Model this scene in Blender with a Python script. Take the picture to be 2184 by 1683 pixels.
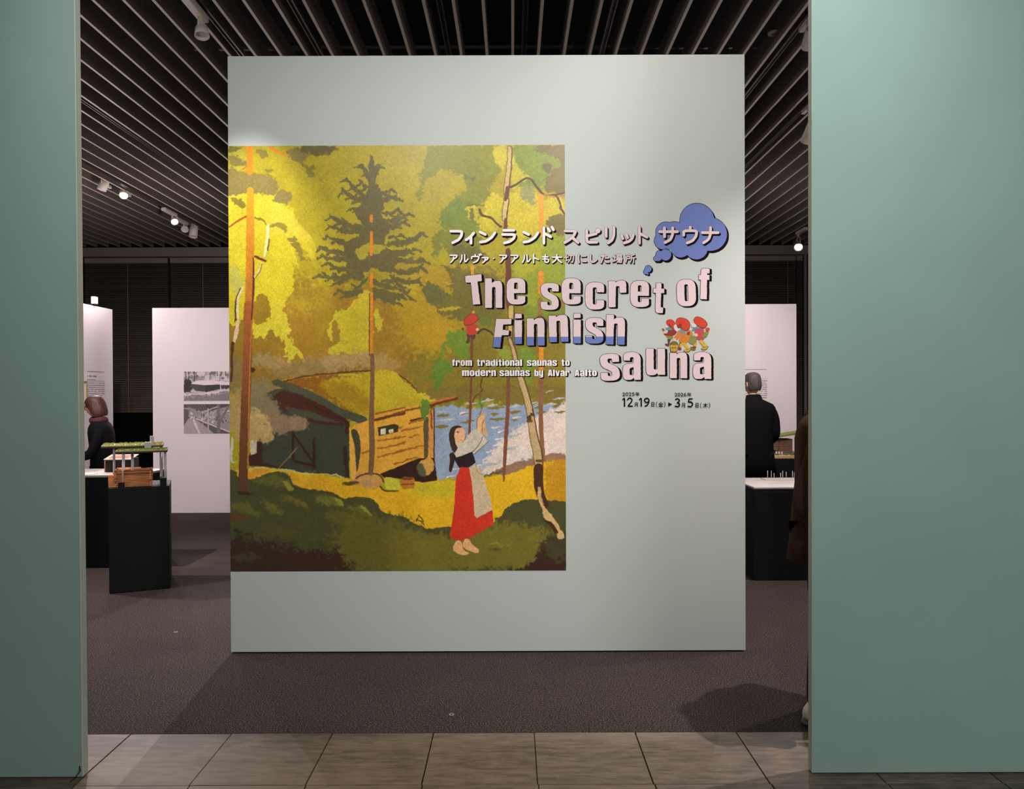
import bpy, bmesh, math, random
import numpy as np
from mathutils import Vector, Matrix, Euler

for o in list(bpy.data.objects):
    bpy.data.objects.remove(o)
SC = bpy.context.scene
COL = SC.collection
PI = math.pi

# ------------------------------------------------------------------ camera
F, CX, CY = 1600.0, 1093.0, 848.6
CAMZ, PITCH, ROLL = 1.51, 0.006, 0.0036
cam_data = bpy.data.cameras.new('camera')
cam = bpy.data.objects.new('camera', cam_data)
COL.objects.link(cam)
SC.camera = cam
cam_data.sensor_width = 36.0
cam_data.lens = 36.0 * F / 2184.0
cam_data.shift_x = (1092.0 - CX) / 2184.0
cam_data.shift_y = (CY - 841.5) / 2184.0
cam_data.clip_start = 0.05
CAM_M = Matrix.Rotation(PI / 2 - PITCH, 4, 'X') @ Matrix.Rotation(-ROLL, 4, 'Z')
cam.matrix_world = Matrix.Translation((0, 0, CAMZ)) @ CAM_M
CAM_R = CAM_M.to_3x3()


def at(px, py, Y):
    """photo pixel on the plane at depth Y"""
    d = CAM_R @ Vector(((px - CX) / F, -(py - CY) / F, -1.0))
    return Vector((0, 0, CAMZ)) + d * (Y / d.y)


# ------------------------------------------------------------------ world, exposure, large lights
w = bpy.data.worlds.new('night')
SC.world = w
w.use_nodes = True
w.node_tree.nodes['Background'].inputs[0].default_value = (1.0, 0.93, 0.88, 1)
w.node_tree.nodes['Background'].inputs[1].default_value = 0.05
SC.view_settings.view_transform = 'Standard'
SC.view_settings.look = 'None'
SC.view_settings.gamma = 1
SC.view_settings.use_curve_mapping = False
SC.view_settings.exposure = 1.1
SC.cycles.use_denoising = True
SC.cycles.max_bounces = 6
SC.cycles.sample_clamp_indirect = 4.0

WARM = (1.0, 0.86, 0.72)
NEUT = (1.0, 0.955, 0.93)
PINK = (1.0, 0.87, 0.84)


def add_light(name, kind, loc, power, color, target=None, size=0.1, size_y=None, cone=60, blend=0.6, parent=None):
    ld = bpy.data.lights.new(name, kind)
    ld.energy = power
    ld.color = color
    if kind == 'AREA':
        ld.shape = 'RECTANGLE'
        ld.size = size
        ld.size_y = size_y or size
    elif kind == 'SPOT':
        ld.spot_size = math.radians(cone)
        ld.spot_blend = blend
        ld.shadow_soft_size = size
    else:
        ld.shadow_soft_size = size
    o = bpy.data.objects.new(name, ld)
    COL.objects.link(o)
    o.location = loc
    if target is not None:
        o.rotation_euler = (Vector(target) - Vector(loc)).to_track_quat('-Z', 'Y').to_euler()
    return o


# lobby lights over and behind the camera; they wash the two green walls
add_light('lobby_ceiling_light', 'AREA', (3.4, -2.6, 4.3), 82, (0.99, 1.0, 0.97), (3.2, 2.9, 0.3), 2.2, 1.0)
add_light('lobby_ceiling_light', 'AREA', (-0.6, -1.8, 4.3), 7, (1.0, 0.97, 0.92), (-1.2, 2.9, 0.2), 2.2, 1.2)
# added soft fill for the gallery beyond the title wall, no fixture
add_light('gallery_fill_light', 'AREA', (-3.2, 8.2, 4.05), 5, PINK, (-3.2, 8.2, 0), 4.0, 5.0)
add_light('gallery_fill_light', 'AREA', (3.4, 8.0, 4.05), 4, PINK, (3.4, 8.0, 0), 3.6, 5.0)
# added point fills above the panels, without fixtures, lifting ceiling fins and blinds
for gx, gy, gp in [(-5.0, 9.2, 42), (-3.4, 9.9, 42), (-4.2, 6.6, 34), (-3.0, 4.6, 14), (2.6, 9.8, 34), (3.6, 6.6, 20), (2.6, 4.6, 8)]:
    add_light('panel_top_fill', 'POINT', (gx, gy, 2.95), gp * 0.36, PINK, size=0.25)


# ------------------------------------------------------------------ materials
def lin(c):
    out = []
    for v in c[:3]:
        v = v / 255.0
        out.append(v / 12.92 if v <= 0.04045 else ((v + 0.055) / 1.055) ** 2.4)
    return tuple(out) + (1.0,)


def mat(name, rgb, rough=0.6, metal=0.0, spec=0.4, noise=0.0, scale=40.0, bump=0.0, emit=None, emit_s=0.0, trans=0.0, stretch=None, detail=4, bdist=0.01):
    m = bpy.data.materials.new(name)
    m.use_nodes = True
    nt = m.node_tree
    b = nt.nodes['Principled BSDF']
    c = lin(rgb)
    b.inputs['Base Color'].default_value = c
    b.inputs['Roughness'].default_value = rough
    b.inputs['Metallic'].default_value = metal
    b.inputs['Specular IOR Level'].default_value = spec
    if trans:
        b.inputs['Transmission Weight'].default_value = trans
        b.inputs['IOR'].default_value = 1.45
    if emit:
        b.inputs['Emission Color'].default_value = lin(emit)
        b.inputs['Emission Strength'].default_value = emit_s
    if noise or bump:
        tc = nt.nodes.new('ShaderNodeTexCoord')
        mp = nt.nodes.new('ShaderNodeMapping')
        nt.links.new(tc.outputs['Object'], mp.inputs['Vector'])
        if stretch:
            mp.inputs['Scale'].default_value = stretch
        n = nt.nodes.new('ShaderNodeTexNoise')
        n.inputs['Scale'].default_value = scale
        n.inputs['Detail'].default_value = detail
        nt.links.new(mp.outputs[0], n.inputs['Vector'])
        if noise:
            r = nt.nodes.new('ShaderNodeValToRGB')
            r.color_ramp.elements[0].position = 0.3
            r.color_ramp.elements[1].position = 0.7
            r.color_ramp.elements[0].color = tuple(v * (1 - noise) for v in c[:3]) + (1,)
            r.color_ramp.elements[1].color = tuple(min(1, v * (1 + noise)) for v in c[:3]) + (1,)
            nt.links.new(n.outputs['Fac'], r.inputs['Fac'])
            nt.links.new(r.outputs['Color'], b.inputs['Base Color'])
        if bump:
            bp = nt.nodes.new('ShaderNodeBump')
            bp.inputs['Strength'].default_value = bump
            bp.inputs['Distance'].default_value = bdist
            nt.links.new(n.outputs['Fac'], bp.inputs['Height'])
            nt.links.new(bp.outputs['Normal'], b.inputs['Normal'])
    return m


M = {}
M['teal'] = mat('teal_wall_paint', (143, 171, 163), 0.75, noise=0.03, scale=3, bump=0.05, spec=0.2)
M['teal_edge_lit'] = mat('teal_wall_edge_lit', (182, 192, 180), 0.7, noise=0.03, scale=3)  # jambs paler than the walls: light from behind is put into the colour
M['mint'] = mat('pale_mint_wall_paint', (194, 200, 195), 0.5, noise=0.012, scale=1.6, bump=0.02, spec=0.3)
M['white_wall'] = mat('white_panel_paint', (222, 213, 218), 0.75, noise=0.01, scale=2, spec=0.2)
M['black_box'] = mat('matt_black_laminate', (15, 14, 16), 0.6, spec=.25, noise=0.1, scale=30)
M['grey_top'] = mat('grey_board', (190, 186, 184), 0.6, noise=0.04, scale=12)
M['fin'] = mat('dark_fin_paint', (122, 113, 109), 0.55, noise=0.08, scale=6, stretch=(1, 0.1, 1), spec=0.35)
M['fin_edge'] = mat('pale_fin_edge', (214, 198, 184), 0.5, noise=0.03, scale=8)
M['void'] = mat('black_soffit', (9, 9, 10), 0.95, noise=0.2, scale=3)
M['pipe'] = mat('dull_dark_pipe', (70, 66, 64), 0.5, metal=0.5, noise=0.1, scale=20)
M['track'] = mat('track_metal', (120, 108, 106), 0.4, metal=0.4, noise=0.05, scale=20)
M['track_dark'] = mat('dark_track_channel', (14, 13, 13), 0.6, noise=0.05, scale=20)
M['lamp_white'] = mat('white_lamp_enamel', (226, 215, 206), 0.4, noise=0.02, scale=30)
M['lens'] = mat('lamp_lens', (240, 255, 240), 0.3, emit=(235, 255, 235), emit_s=9.0, noise=0.01)
M['lens_off'] = mat('lamp_lens_off', (200, 200, 205), 0.2, noise=0.02)
M['beam'] = mat('grey_beam_paint', (150, 140, 136), 0.6, noise=0.04, scale=5)
M['blind'] = mat('black_blind_slat', (98, 90, 86), 0.45, noise=0.1, scale=15, spec=0.5)
M['cord'] = mat('blind_cord', (170, 140, 120), 0.8, noise=0.1, scale=60)
M['frame'] = mat('dark_window_frame', (62, 56, 56), 0.45, metal=0.3, noise=0.05, scale=10)
M['pane'] = mat('night_window_glass', (10, 11, 13), 0.06, spec=0.5, noise=0.02, scale=3)
M['dark_wall'] = mat('dark_side_wall', (60, 56, 54), 0.8, noise=0.05, scale=3)
M['acrylic'] = mat('clear_acrylic', (245, 238, 244), 0.15, trans=0.35, noise=0.01, scale=3)
M['cable'] = mat('black_cable', (22, 21, 22), 0.5, noise=0.1, scale=30)
M['paper'] = mat('white_paper', (232, 228, 226), 0.8, noise=0.01, scale=20)
M['ink'] = mat('dark_ink', (38, 32, 36), 0.7, noise=0.02, scale=20)
M['ink_grey'] = mat('grey_ink', (120, 108, 110), 0.7, noise=0.02, scale=20)


def carpet_mat():
    m = bpy.data.materials.new('brown_grey_carpet')
    m.use_nodes = True
    nt = m.node_tree
    b = nt.nodes['Principled BSDF']
    b.inputs['Roughness'].default_value = 0.95
    b.inputs['Specular IOR Level'].default_value = 0.15
    tc = nt.nodes.new('ShaderNodeTexCoord')
    n = nt.nodes.new('ShaderNodeTexNoise')
    n.inputs['Scale'].default_value = 170
    n.inputs['Detail'].default_value = 2
    nt.links.new(tc.outputs['Object'], n.inputs['Vector'])
    n2 = nt.nodes.new('ShaderNodeTexNoise')
    n2.inputs['Scale'].default_value = 2.2
    nt.links.new(tc.outputs['Object'], n2.inputs['Vector'])
    r = nt.nodes.new('ShaderNodeValToRGB')
    e = r.color_ramp.elements
    e[0].position, e[1].position = 0.34, 0.72
    e[0].color = lin((20, 17, 17))
    e[1].color = lin((124, 108, 100))
    x = e.new(0.5)
    x.color = lin((52, 46, 46))
    nt.links.new(n.outputs['Fac'], r.inputs['Fac'])
    mx = nt.nodes.new('ShaderNodeMixRGB')
    mx.blend_type = 'MULTIPLY'
    mx.inputs['Fac'].default_value = 0.35
    nt.links.new(r.outputs['Color'], mx.inputs['Color1'])
    nt.links.new(n2.outputs['Color'], mx.inputs['Color2'])
    rr = nt.nodes.new('ShaderNodeRGBToBW')
    nt.links.new(n2.outputs['Color'], rr.inputs[0])
    nt.links.new(rr.outputs[0], mx.inputs['Color2'])
    nt.links.new(mx.outputs[0], b.inputs['Base Color'])
    bp = nt.nodes.new('ShaderNodeBump')
    bp.inputs['Strength'].default_value = 0.45
    bp.inputs['Distance'].default_value = 0.006
    nt.links.new(n.outputs['Fac'], bp.inputs['Height'])
    nt.links.new(bp.outputs['Normal'], b.inputs['Normal'])
    return m


def tile_mat():
    m = bpy.data.materials.new('brown_stone_tile')
    m.use_nodes = True
    nt = m.node_tree
    b = nt.nodes['Principled BSDF']
    b.inputs['Roughness'].default_value = 0.5
    tc = nt.nodes.new('ShaderNodeNewGeometry')
    mp = nt.nodes.new('ShaderNodeMapping')
    mp.inputs['Scale'].default_value = (0.22, 1.0, 1.0)
    nt.links.new(tc.outputs['Position'], mp.inputs['Vector'])
    n = nt.nodes.new('ShaderNodeTexNoise')
    n.inputs['Scale'].default_value = 34
    n.inputs['Detail'].default_value = 8
    n.inputs['Roughness'].default_value = 0.7
    nt.links.new(mp.outputs[0], n.inputs['Vector'])
    n2 = nt.nodes.new('ShaderNodeTexNoise')
    n2.inputs['Scale'].default_value = 2.3
    n2.inputs['Detail'].default_value = 3
    nt.links.new(mp.outputs[0], n2.inputs['Vector'])
    ad = nt.nodes.new('ShaderNodeMath')
    ad.operation = 'ADD'
    nt.links.new(n.outputs['Fac'], ad.inputs[0])
    nt.links.new(n2.outputs['Fac'], ad.inputs[1])
    oi = nt.nodes.new('ShaderNodeObjectInfo')
    ad2 = nt.nodes.new('ShaderNodeMath')
    ad2.operation = 'MULTIPLY_ADD'
    ad2.inputs[1].default_value = 0.09
    nt.links.new(oi.outputs['Random'], ad2.inputs[0])
    nt.links.new(ad.outputs[0], ad2.inputs[2])
    r = nt.nodes.new('ShaderNodeValToRGB')
    e = r.color_ramp.elements
    e[0].position, e[1].position = 0.72, 1.0
    e[0].color = lin((68, 60, 51))
    e[1].color = lin((118, 105, 89))
    hf = nt.nodes.new('ShaderNodeMath')
    hf.operation = 'MULTIPLY'
    hf.inputs[1].default_value = 0.8
    nt.links.new(ad2.outputs[0], hf.inputs[0])
    nt.links.new(hf.outputs[0], r.inputs['Fac'])
    nt.links.new(r.outputs['Color'], b.inputs['Base Color'])
    bp = nt.nodes.new('ShaderNodeBump')
    bp.inputs['Strength'].default_value = 0.15
    bp.inputs['Distance'].default_value = 0.003
    nt.links.new(n.outputs['Fac'], bp.inputs['Height'])
    nt.links.new(bp.outputs['Normal'], b.inputs['Normal'])
    return m


M['carpet'] = carpet_mat()
M['tile'] = tile_mat()
M['grout'] = mat('dark_grout', (26, 23, 21), 0.9, noise=0.1, scale=60)


# ------------------------------------------------------------------ object helpers
def tag(o, label=None, cat=None, group=None, kind=None):
    if label: o['label'] = label
    if cat: o['category'] = cat
    if group: o['group'] = group
    if kind: o['kind'] = kind
    return o


def empty(name, loc=(0, 0, 0), rz=0, label=None, cat=None, group=None, kind=None):
    o = bpy.data.objects.new(name, None)
    o.empty_display_size = 0.1
    COL.objects.link(o)
    o.location = loc
    o.rotation_euler = (0, 0, rz)
    return tag(o, label, cat, group, kind)


def obj_from_mesh(name, me, parent=None):
    o = bpy.data.objects.new(name, me)
    COL.objects.link(o)
    if parent: o.parent = parent
    return o


class MB:
    def __init__(self):
        self.bm = bmesh.new()

    def box(self, x0, y0, z0, x1, y1, z1, mi=0, M4=None, bevel=0):
        r = bmesh.ops.create_cube(self.bm, size=1)
        vs = r['verts']
        for v in vs:
            v.co = Vector(((x0 + x1) / 2 + v.co.x * (x1 - x0), (y0 + y1) / 2 + v.co.y * (y1 - y0), (z0 + z1) / 2 + v.co.z * (z1 - z0)))
        fs = set(f for v in vs for f in v.link_faces)
        for f in fs: f.material_index = mi
        if bevel:
            es = list(set(e for v in vs for e in v.link_edges))
            rb = bmesh.ops.bevel(self.bm, geom=es, offset=bevel, segments=1, affect='EDGES')
            vs = list(set(vv for f in rb['faces'] for vv in f.verts))
            vs = [v for v in vs if v.is_valid]
        if M4 is not None:
            bmesh.ops.transform(self.bm, matrix=M4, verts=vs)
        return vs

    def cyl(self, p0, p1, r0, r1=None, seg=16, mi=0, caps=True, smooth=True):
        p0, p1 = Vector(p0), Vector(p1)
        r1 = r0 if r1 is None else r1
        d = p1 - p0
        q = d.to_track_quat('Z', 'Y').to_matrix()
        a = [], []
        for k in range(seg):
            t = 2 * PI * k / seg
            u = q @ Vector((math.cos(t), math.sin(t), 0))
            a[0].append(self.bm.verts.new(p0 + u * r0))
            a[1].append(self.bm.verts.new(p1 + u * r1))
        for k in range(seg):
            j = (k + 1) % seg
            f = self.bm.faces.new((a[0][k], a[0][j], a[1][j], a[1][k]))
            f.material_index = mi
            f.smooth = smooth
        if caps:
            f = self.bm.faces.new(list(reversed(a[0]))); f.material_index = mi
            f = self.bm.faces.new(a[1]); f.material_index = mi

    def tube(self, pts, r, seg=8, mi=0):
        for i in range(len(pts) - 1):
            self.cyl(pts[i], pts[i + 1], r, r, seg, mi)

    def build(self, name, mats, parent=None, smooth=False):
        me = bpy.data.meshes.new(name)
        bmesh.ops.recalc_face_normals(self.bm, faces=self.bm.faces)
        self.bm.to_mesh(me)
        self.bm.free()
        for m in (mats if isinstance(mats, (list, tuple)) else [mats]):
            me.materials.append(m)
        if smooth:
            for p in me.polygons: p.use_smooth = True
        return obj_from_mesh(name, me, parent)


def catmull(pts, closed=True, n=6):
    P = [np.array(p[:2], float) for p in pts]
    N = len(P)
    out = []
    rng = range(N) if closed else range(N - 1)
    for i in rng:
        if closed:
            p0, p1, p2, p3 = P[(i - 1) % N], P[i], P[(i + 1) % N], P[(i + 2) % N]
        else:
            p0, p1, p2, p3 = P[max(i - 1, 0)], P[i], P[i + 1], P[min(i + 2, N - 1)]
        for k in range(n):
            t = k / n
            out.append(0.5 * ((2 * p1) + (p2 - p0) * t + (2 * p0 - 5 * p1 + 4 * p2 - p3) * t * t + (3 * p1 - p0 - 3 * p2 + p3) * t ** 3))
    if not closed:
        out.append(P[-1])
    return out

# ------------------------------------------------------------------ floor
floor = empty('floor', kind='structure')
b = MB(); b.box(-9.5, 3.328, -0.06, 7.5, 14.0, 0.0)
o = b.build('carpet', M['carpet'], floor); tag(o, 'brown-grey speckled carpet beyond the stone tiles')
b = MB(); b.box(-6, -2.6, -0.06, 6, 3.328, -0.012)
b.build('screed', M['grout'], floor)
T, TD = 0.4488, 0.442
tm = None
for j in range(5):
    for i in range(-9, 10):
        x0 = 0.0915 + i * T
        y1 = 3.328 - j * TD
        g = 0.0028 if i % 3 else 0.0045
        if tm is None:
            b = MB(); b.box(-T / 2 + 0.0022, -TD + 0.003, -0.012, T / 2 - 0.0022, 0, 0.0, bevel=0.0012)
            o = b.build('floor_tile', M['tile'], floor); tm = o.data
        else:
            o = obj_from_mesh('floor_tile', tm, floor)
        o.location = (x0 + T / 2 + ((i * 7) % 3 - 1) * 0.0006 + (0.004 if j else 0), y1, -0.0004 * ((i + j) % 3))

# ------------------------------------------------------------------ green walls either side of the opening
def slab_wall(name, x0, x1, y0, y1, ztop, edge_x, lean=0.0):
    b = MB()
    vs = b.box(x0, y0, 0.004, x1, y1, ztop, bevel=0.002)
    if lean:
        for v in vs: v.co.x += lean * (v.co.z - 1.5)
    b.bm.faces.ensure_lookup_table()
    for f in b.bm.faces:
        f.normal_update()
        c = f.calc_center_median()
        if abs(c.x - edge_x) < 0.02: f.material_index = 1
    o = b.build(name, [M['teal'], M['teal_edge_lit']])
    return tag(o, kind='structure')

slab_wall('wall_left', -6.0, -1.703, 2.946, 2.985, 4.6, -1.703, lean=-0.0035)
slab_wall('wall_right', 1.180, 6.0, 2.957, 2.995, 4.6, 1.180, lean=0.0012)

# gallery shell
b = MB(); b.box(-9.6, 3.0, 0, -9.5, 14.1, 4.15); tag(b.build('wall_far_left', M['dark_wall']), kind='structure')
b = MB(); b.box(7.5, 3.0, 0, 7.6, 14.1, 4.15); tag(b.build('wall_far_right', M['dark_wall']), kind='structure')
YW = 13.5
b = MB(); b.box(-9.5, 14.0, 0, 7.5, 14.1, 5.4); tag(b.build('wall_back', M['void']), kind='structure')
b = MB(); b.box(-9.5, YW - 0.12, 3.975, 7.5, YW + 0.1, 4.135, bevel=0.004)
tag(b.build('trim_1', M['beam']), kind='structure')
b = MB(); b.box(-9.5, YW + 0.1, 3.975, 7.5, YW + 0.5, 5.3)
tag(b.build('trim_2', M['void']), kind='structure')

# windows behind the blinds
wx = [(-9.5, -7.75), (-7.65, -6.2), (-6.15, -4.0), (-3.9, -1.8), (-1.7, 0.6), (0.7, 3.0), (3.1, 5.16), (5.30, 7.5)]
for k, (a0, a1) in enumerate(wx):
    wn = empty('window_%d' % (k + 1), (0, 0, 0), kind='structure')
    b = MB()
    b.box(a0, YW + 0.10, 0.02, a0 + 0.06, YW + 0.22, 3.97)
    b.box(a1 - 0.06, YW + 0.10, 0.02, a1, YW + 0.22, 3.97)
    b.box(a0, YW + 0.10, 0.02, a1, YW + 0.22, 0.12)
    b.box(a0, YW + 0.10, 2.6, a1, YW + 0.20, 2.66)
    b.build('window_frame', M['frame'], wn)
    b = MB(); b.box(a0 + 0.05, YW + 0.15, 0.1, a1 - 0.05, YW + 0.165, 3.97)
    b.build('pane', M['pane'], wn)

# posts by the right-hand window
for k, (xa, xb) in enumerate([(5.235, 5.262), (5.285, 5.325)]):
    b = MB(); b.box(xa, YW - 0.1, 0, xb, YW - 0.02, 3.97, bevel=0.002)
    tag(b.build('trim_%d' % (k + 3), M['beam'] if k == 0 else M['frame']), kind='structure')

# venetian blinds
def blind(x0, x1, zb, cords, label, head=True):
    r = empty('venetian_blind', ((x0 + x1) / 2, YW, zb), label=label, cat='blind', group='black venetian blinds along the back windows' if False else None)
    cx = (x0 + x1) / 2
    b = MB()
    z = zb + 0.03
    k = 0
    rnd = random.Random(int(x0 * 10))
    while z < 3.88:
        Mx = Matrix.Translation((0, 0, z - zb)) @ Matrix.Rotation(math.radians(52 + rnd.uniform(-3, 3)), 4, 'X')
        b.box(x0 - cx, -0.0165, -0.0007, x1 - cx, 0.0165, 0.0007, M4=Mx)
        z += 0.0325
    o = b.build('slat_set', M['blind'], r); o['kind'] = 'stuff'
    b = MB(); b.box(x0 - cx, -0.02, 3.875 - zb, x1 - cx, 0.025, 3.965 - zb, bevel=0.003)
    b.build('head_rail', M['beam'], r)
    b = MB(); b.box(x0 - cx, -0.014, -0.012, x1 - cx, 0.014, 0.012, bevel=0.003)
    b.build('bottom_rail', M['blind'], r)
    for c in cords:
        b = MB(); b.cyl((c - cx, -0.022, 0), (c - cx, -0.022, 3.88 - zb), 0.006, seg=6)
        b.build('ladder_cord', M['cord'], r)

blind(-9.4, -7.72, 1.2, [-8.6], 'black venetian blind at the far left end, mostly behind the green wall')
blind(-7.68, -6.19, 1.2, [-6.9], 'black venetian blind with a lit cord, above the gap beside the woman')
blind(-6.14, -3.98, 1.2, [-5.55, -4.5], 'black venetian blind above the white panel with two photographs')
blind(3.12, 5.10, 1.2, [3.3, 4.95], 'wide black venetian blind above the white text panel on the right')
blind(5.12, 5.22, 0.5, [], 'narrow strip of black blind beside the dark posts')
blind(5.34, 6.6, 0.5, [], 'black venetian blind at the far right, beyond the dark posts')

# ------------------------------------------------------------------ ceiling with fins
ZC = 1.51 + 2.634
ceiling = empty('ceiling', kind='structure')
b = MB(); b.box(-9.6, 2.0, 5.35, 7.6, 14.1, 5.45)
b.build('soffit', M['void'], ceiling)
FH = 0.17
meshes = {}
def fin_mesh(L):
    k = round(L, 3)
    if k not in meshes:
        b = MB()
        b.box(-0.010, 0.003, 0.0035, 0.010, L - 0.003, FH, mi=0)
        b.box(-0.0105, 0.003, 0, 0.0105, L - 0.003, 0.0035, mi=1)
        me = bpy.data.meshes.new('slat')
        b.bm.to_mesh(me); b.bm.free()
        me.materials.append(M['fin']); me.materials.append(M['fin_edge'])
        meshes[k] = me
    return meshes[k]
rnd = random.Random(5)
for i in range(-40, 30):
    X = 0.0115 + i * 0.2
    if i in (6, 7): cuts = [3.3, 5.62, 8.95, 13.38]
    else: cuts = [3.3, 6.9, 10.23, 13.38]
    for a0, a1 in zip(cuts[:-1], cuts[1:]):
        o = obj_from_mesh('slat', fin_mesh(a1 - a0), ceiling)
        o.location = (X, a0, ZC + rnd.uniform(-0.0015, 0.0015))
# cross bars, pipes and cables seen in the dark above the fins
b = MB()
for yy in (4.2, 6.2, 8.2, 10.2, 12.2):
    b.box(-9.4, yy, ZC + 0.21, 7.4, yy + 0.03, ZC + 0.235)
o = b.build('carrier_bar', M['pipe'], ceiling); o['kind'] = 'stuff'
for (p0, p1, r) in [((0.9, 5.9, 4.85), (3.4, 5.9, 4.85), 0.012), ((0.4, 5.2, 4.95), (3.6, 5.6, 4.9), 0.01), ((-1.6, 6.0, 4.9), (0.4, 6.0, 4.9), 0.008)]:
    b = MB(); b.cyl(p0, p1, r, seg=8); b.build('conduit', M['pipe'], ceiling)
def sag(p0, p1, s, n=10):
    p0, p1 = Vector(p0), Vector(p1)
    return [p0.lerp(p1, k / n) + Vector((0, 0, -s * math.sin(PI * k / n))) for k in range(n + 1)]
for p0, p1, s in [((0.75, 4.9, 4.75), (2.7, 5.5, 4.7), 0.12), ((-1.25, 5.75, 4.42), (-0.95, 5.5, 4.48), 0.04), ((-0.9, 5.6, 4.42), (-0.6, 5.3, 4.48), 0.03), ((0.25, 6.6, 4.6), (0.55, 6.6, 4.6), 0.15),
                  ((-1.7, 6.3, 4.4), (-1.4, 5.95, 4.45), 0.04), ((0.02, 5.05, 4.32), (0.18, 5.05, 4.32), 0.05)]:
    b = MB(); b.tube(sag(p0, p1, s), 0.005, seg=5); b.build('loose_cable', M['pipe'], ceiling)

# lighting tracks between the fins
tracks = [(-4.9, 'track above the plinths on the left, carrying five white lamps', ZC), (-3.9, 'empty lighting track to the left, second from the lamp-bearing one', ZC + .03), (-3.0, 'lighting track in the wide dark slot of the left ceiling', ZC + .05),
          (-2.1, 'lighting track at the upper left that carries the big cream lamp', ZC), (-1.50, 'thin dark track near the top left corner of the title wall', ZC + .03), (-0.49, 'pale purple track between fins above the painting', ZC + .03), (0.10, 'track with a looped cable near the middle of the ceiling', ZC + .05), (0.71, 'bright track between fins right of the middle of the ceiling', ZC + .03), (2.11, 'track above the gap to the right of the title wall', ZC + .03), (2.73, 'track at the upper right, half hidden by the green wall', ZC), (4.68, 'track at the far right carrying one lit lamp', ZC + .0)]
for X, lab, z in tracks:
    r = empty('lighting_track', (X, 8.0, z), label=lab, cat='track')
    b = MB()
    b.box(-0.019, -4.6, 0.004, -0.013, 5.2, 0.036); b.box(0.013, -4.6, 0.004, 0.019, 5.2, 0.036)
    b.build('rail', M['track'], r)
    b = MB(); b.box(-0.013, -4.6, 0.014, 0.013, 5.2, 0.034)
    b.build('channel', M['track_dark'], r)

# ------------------------------------------------------------------ track lamps
def spot(loc, target, label, style='can', lit=True, power=60, cone=50, color=PINK, scale=1.0, box=None, group=None, railz=None, soft=0.03, blend=0.9):
    """loc = centre of the head"""
    loc = Vector(loc); target = Vector(target)
    root = empty('track_spotlight', loc, label=label, cat='lamp', group=group)
    d = (target - loc).normalized()
    q = d.to_track_quat('-Z', 'Y').to_matrix().to_4x4()
    s = scale
    b = MB()
    if style == 'can':
        prof = [(0.0, 0.075), (0.036, 0.075), (0.041, 0.070), (0.042, -0.07), (0.039, -0.07), (0.036, -0.055)]
    else:  # bell
        prof = [(0.0, 0.075), (0.018, 0.075), (0.024, 0.068), (0.030, 0.015), (0.030, 0.012), (0.040, 0.008), (0.050, -0.055), (0.046, -0.057), (0.036, -0.03)]
    rings = []
    for (r_, z_) in prof:
        ring = []
        for k in range(24):
            t = 2 * PI * k / 24
            ring.append(b.bm.verts.new(q @ Vector((r_ * s * math.cos(t), r_ * s * math.sin(t), z_ * s))) if r_ > 0 or not ring else ring[0])
        rings.append(ring)
    for r0, r1 in zip(rings[:-1], rings[1:]):
        for k in range(24):
            j = (k + 1) % 24
            vs = []
            for v in (r0[k], r0[j], r1[j], r1[k]):
                if v not in vs: vs.append(v)
            if len(vs) > 2:
                f = b.bm.faces.new(vs); f.smooth = True
    b.build('lamp_head', M['lamp_white'], root)
    b = MB()
    zz = prof[-1][1] * s
    b.cyl(q @ Vector((0, 0, zz)), q @ Vector((0, 0, zz - 0.002)), prof[-1][0] * s, seg=24)
    b.build('lens', M['lens'] if lit else M['lens_off'], root)
    top = (railz if railz is not None else ZC) - loc.z
    # yoke and stem
    b = MB()
    back = q @ Vector((0, 0, 0.05 * s))
    b.cyl((0, 0, top - 0.03), (0, 0, 0.09 * s), 0.009 * s, seg=10)
    b.build('stem', M['lamp_white'], root)
    b = MB()
    b.tube([(0, 0, 0.095 * s), (0.0, 0.05 * s, 0.07 * s), Vector((0, 0.05 * s, 0)) * 1.0], 0.005 * s, seg=6)
    b.tube([(0, 0, 0.095 * s), (0.0, -0.05 * s, 0.07 * s), (0, -0.05 * s, 0)], 0.005 * s, seg=6)
    b.build('yoke', M['lamp_white'], root)
    b = MB()
    if box == 'driver':
        b.box(-0.032, -0.33, top - 0.045, 0.032, 0.05, top + 0.003, bevel=0.006)
    else:
        b.box(-0.018, -0.02, top - 0.03, 0.018, 0.15, top + 0.004, bevel=0.003)
        b.cyl((0, 0, top - 0.055), (0, 0, top - 0.02), 0.022, seg=16)
    b.build('track_adapter', M['lamp_white'], root)
    if lit and power > 0:
        L = add_light('lamp_beam', 'SPOT', (0, 0, 0), power, color, None, soft * .6, cone=cone, blend=blend)
        L.parent = root
        L.location = q @ Vector((0, 0, -0.085 * s))
        L.rotation_euler = d.to_track_quat('-Z', 'Y').to_euler()
    return root

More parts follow.
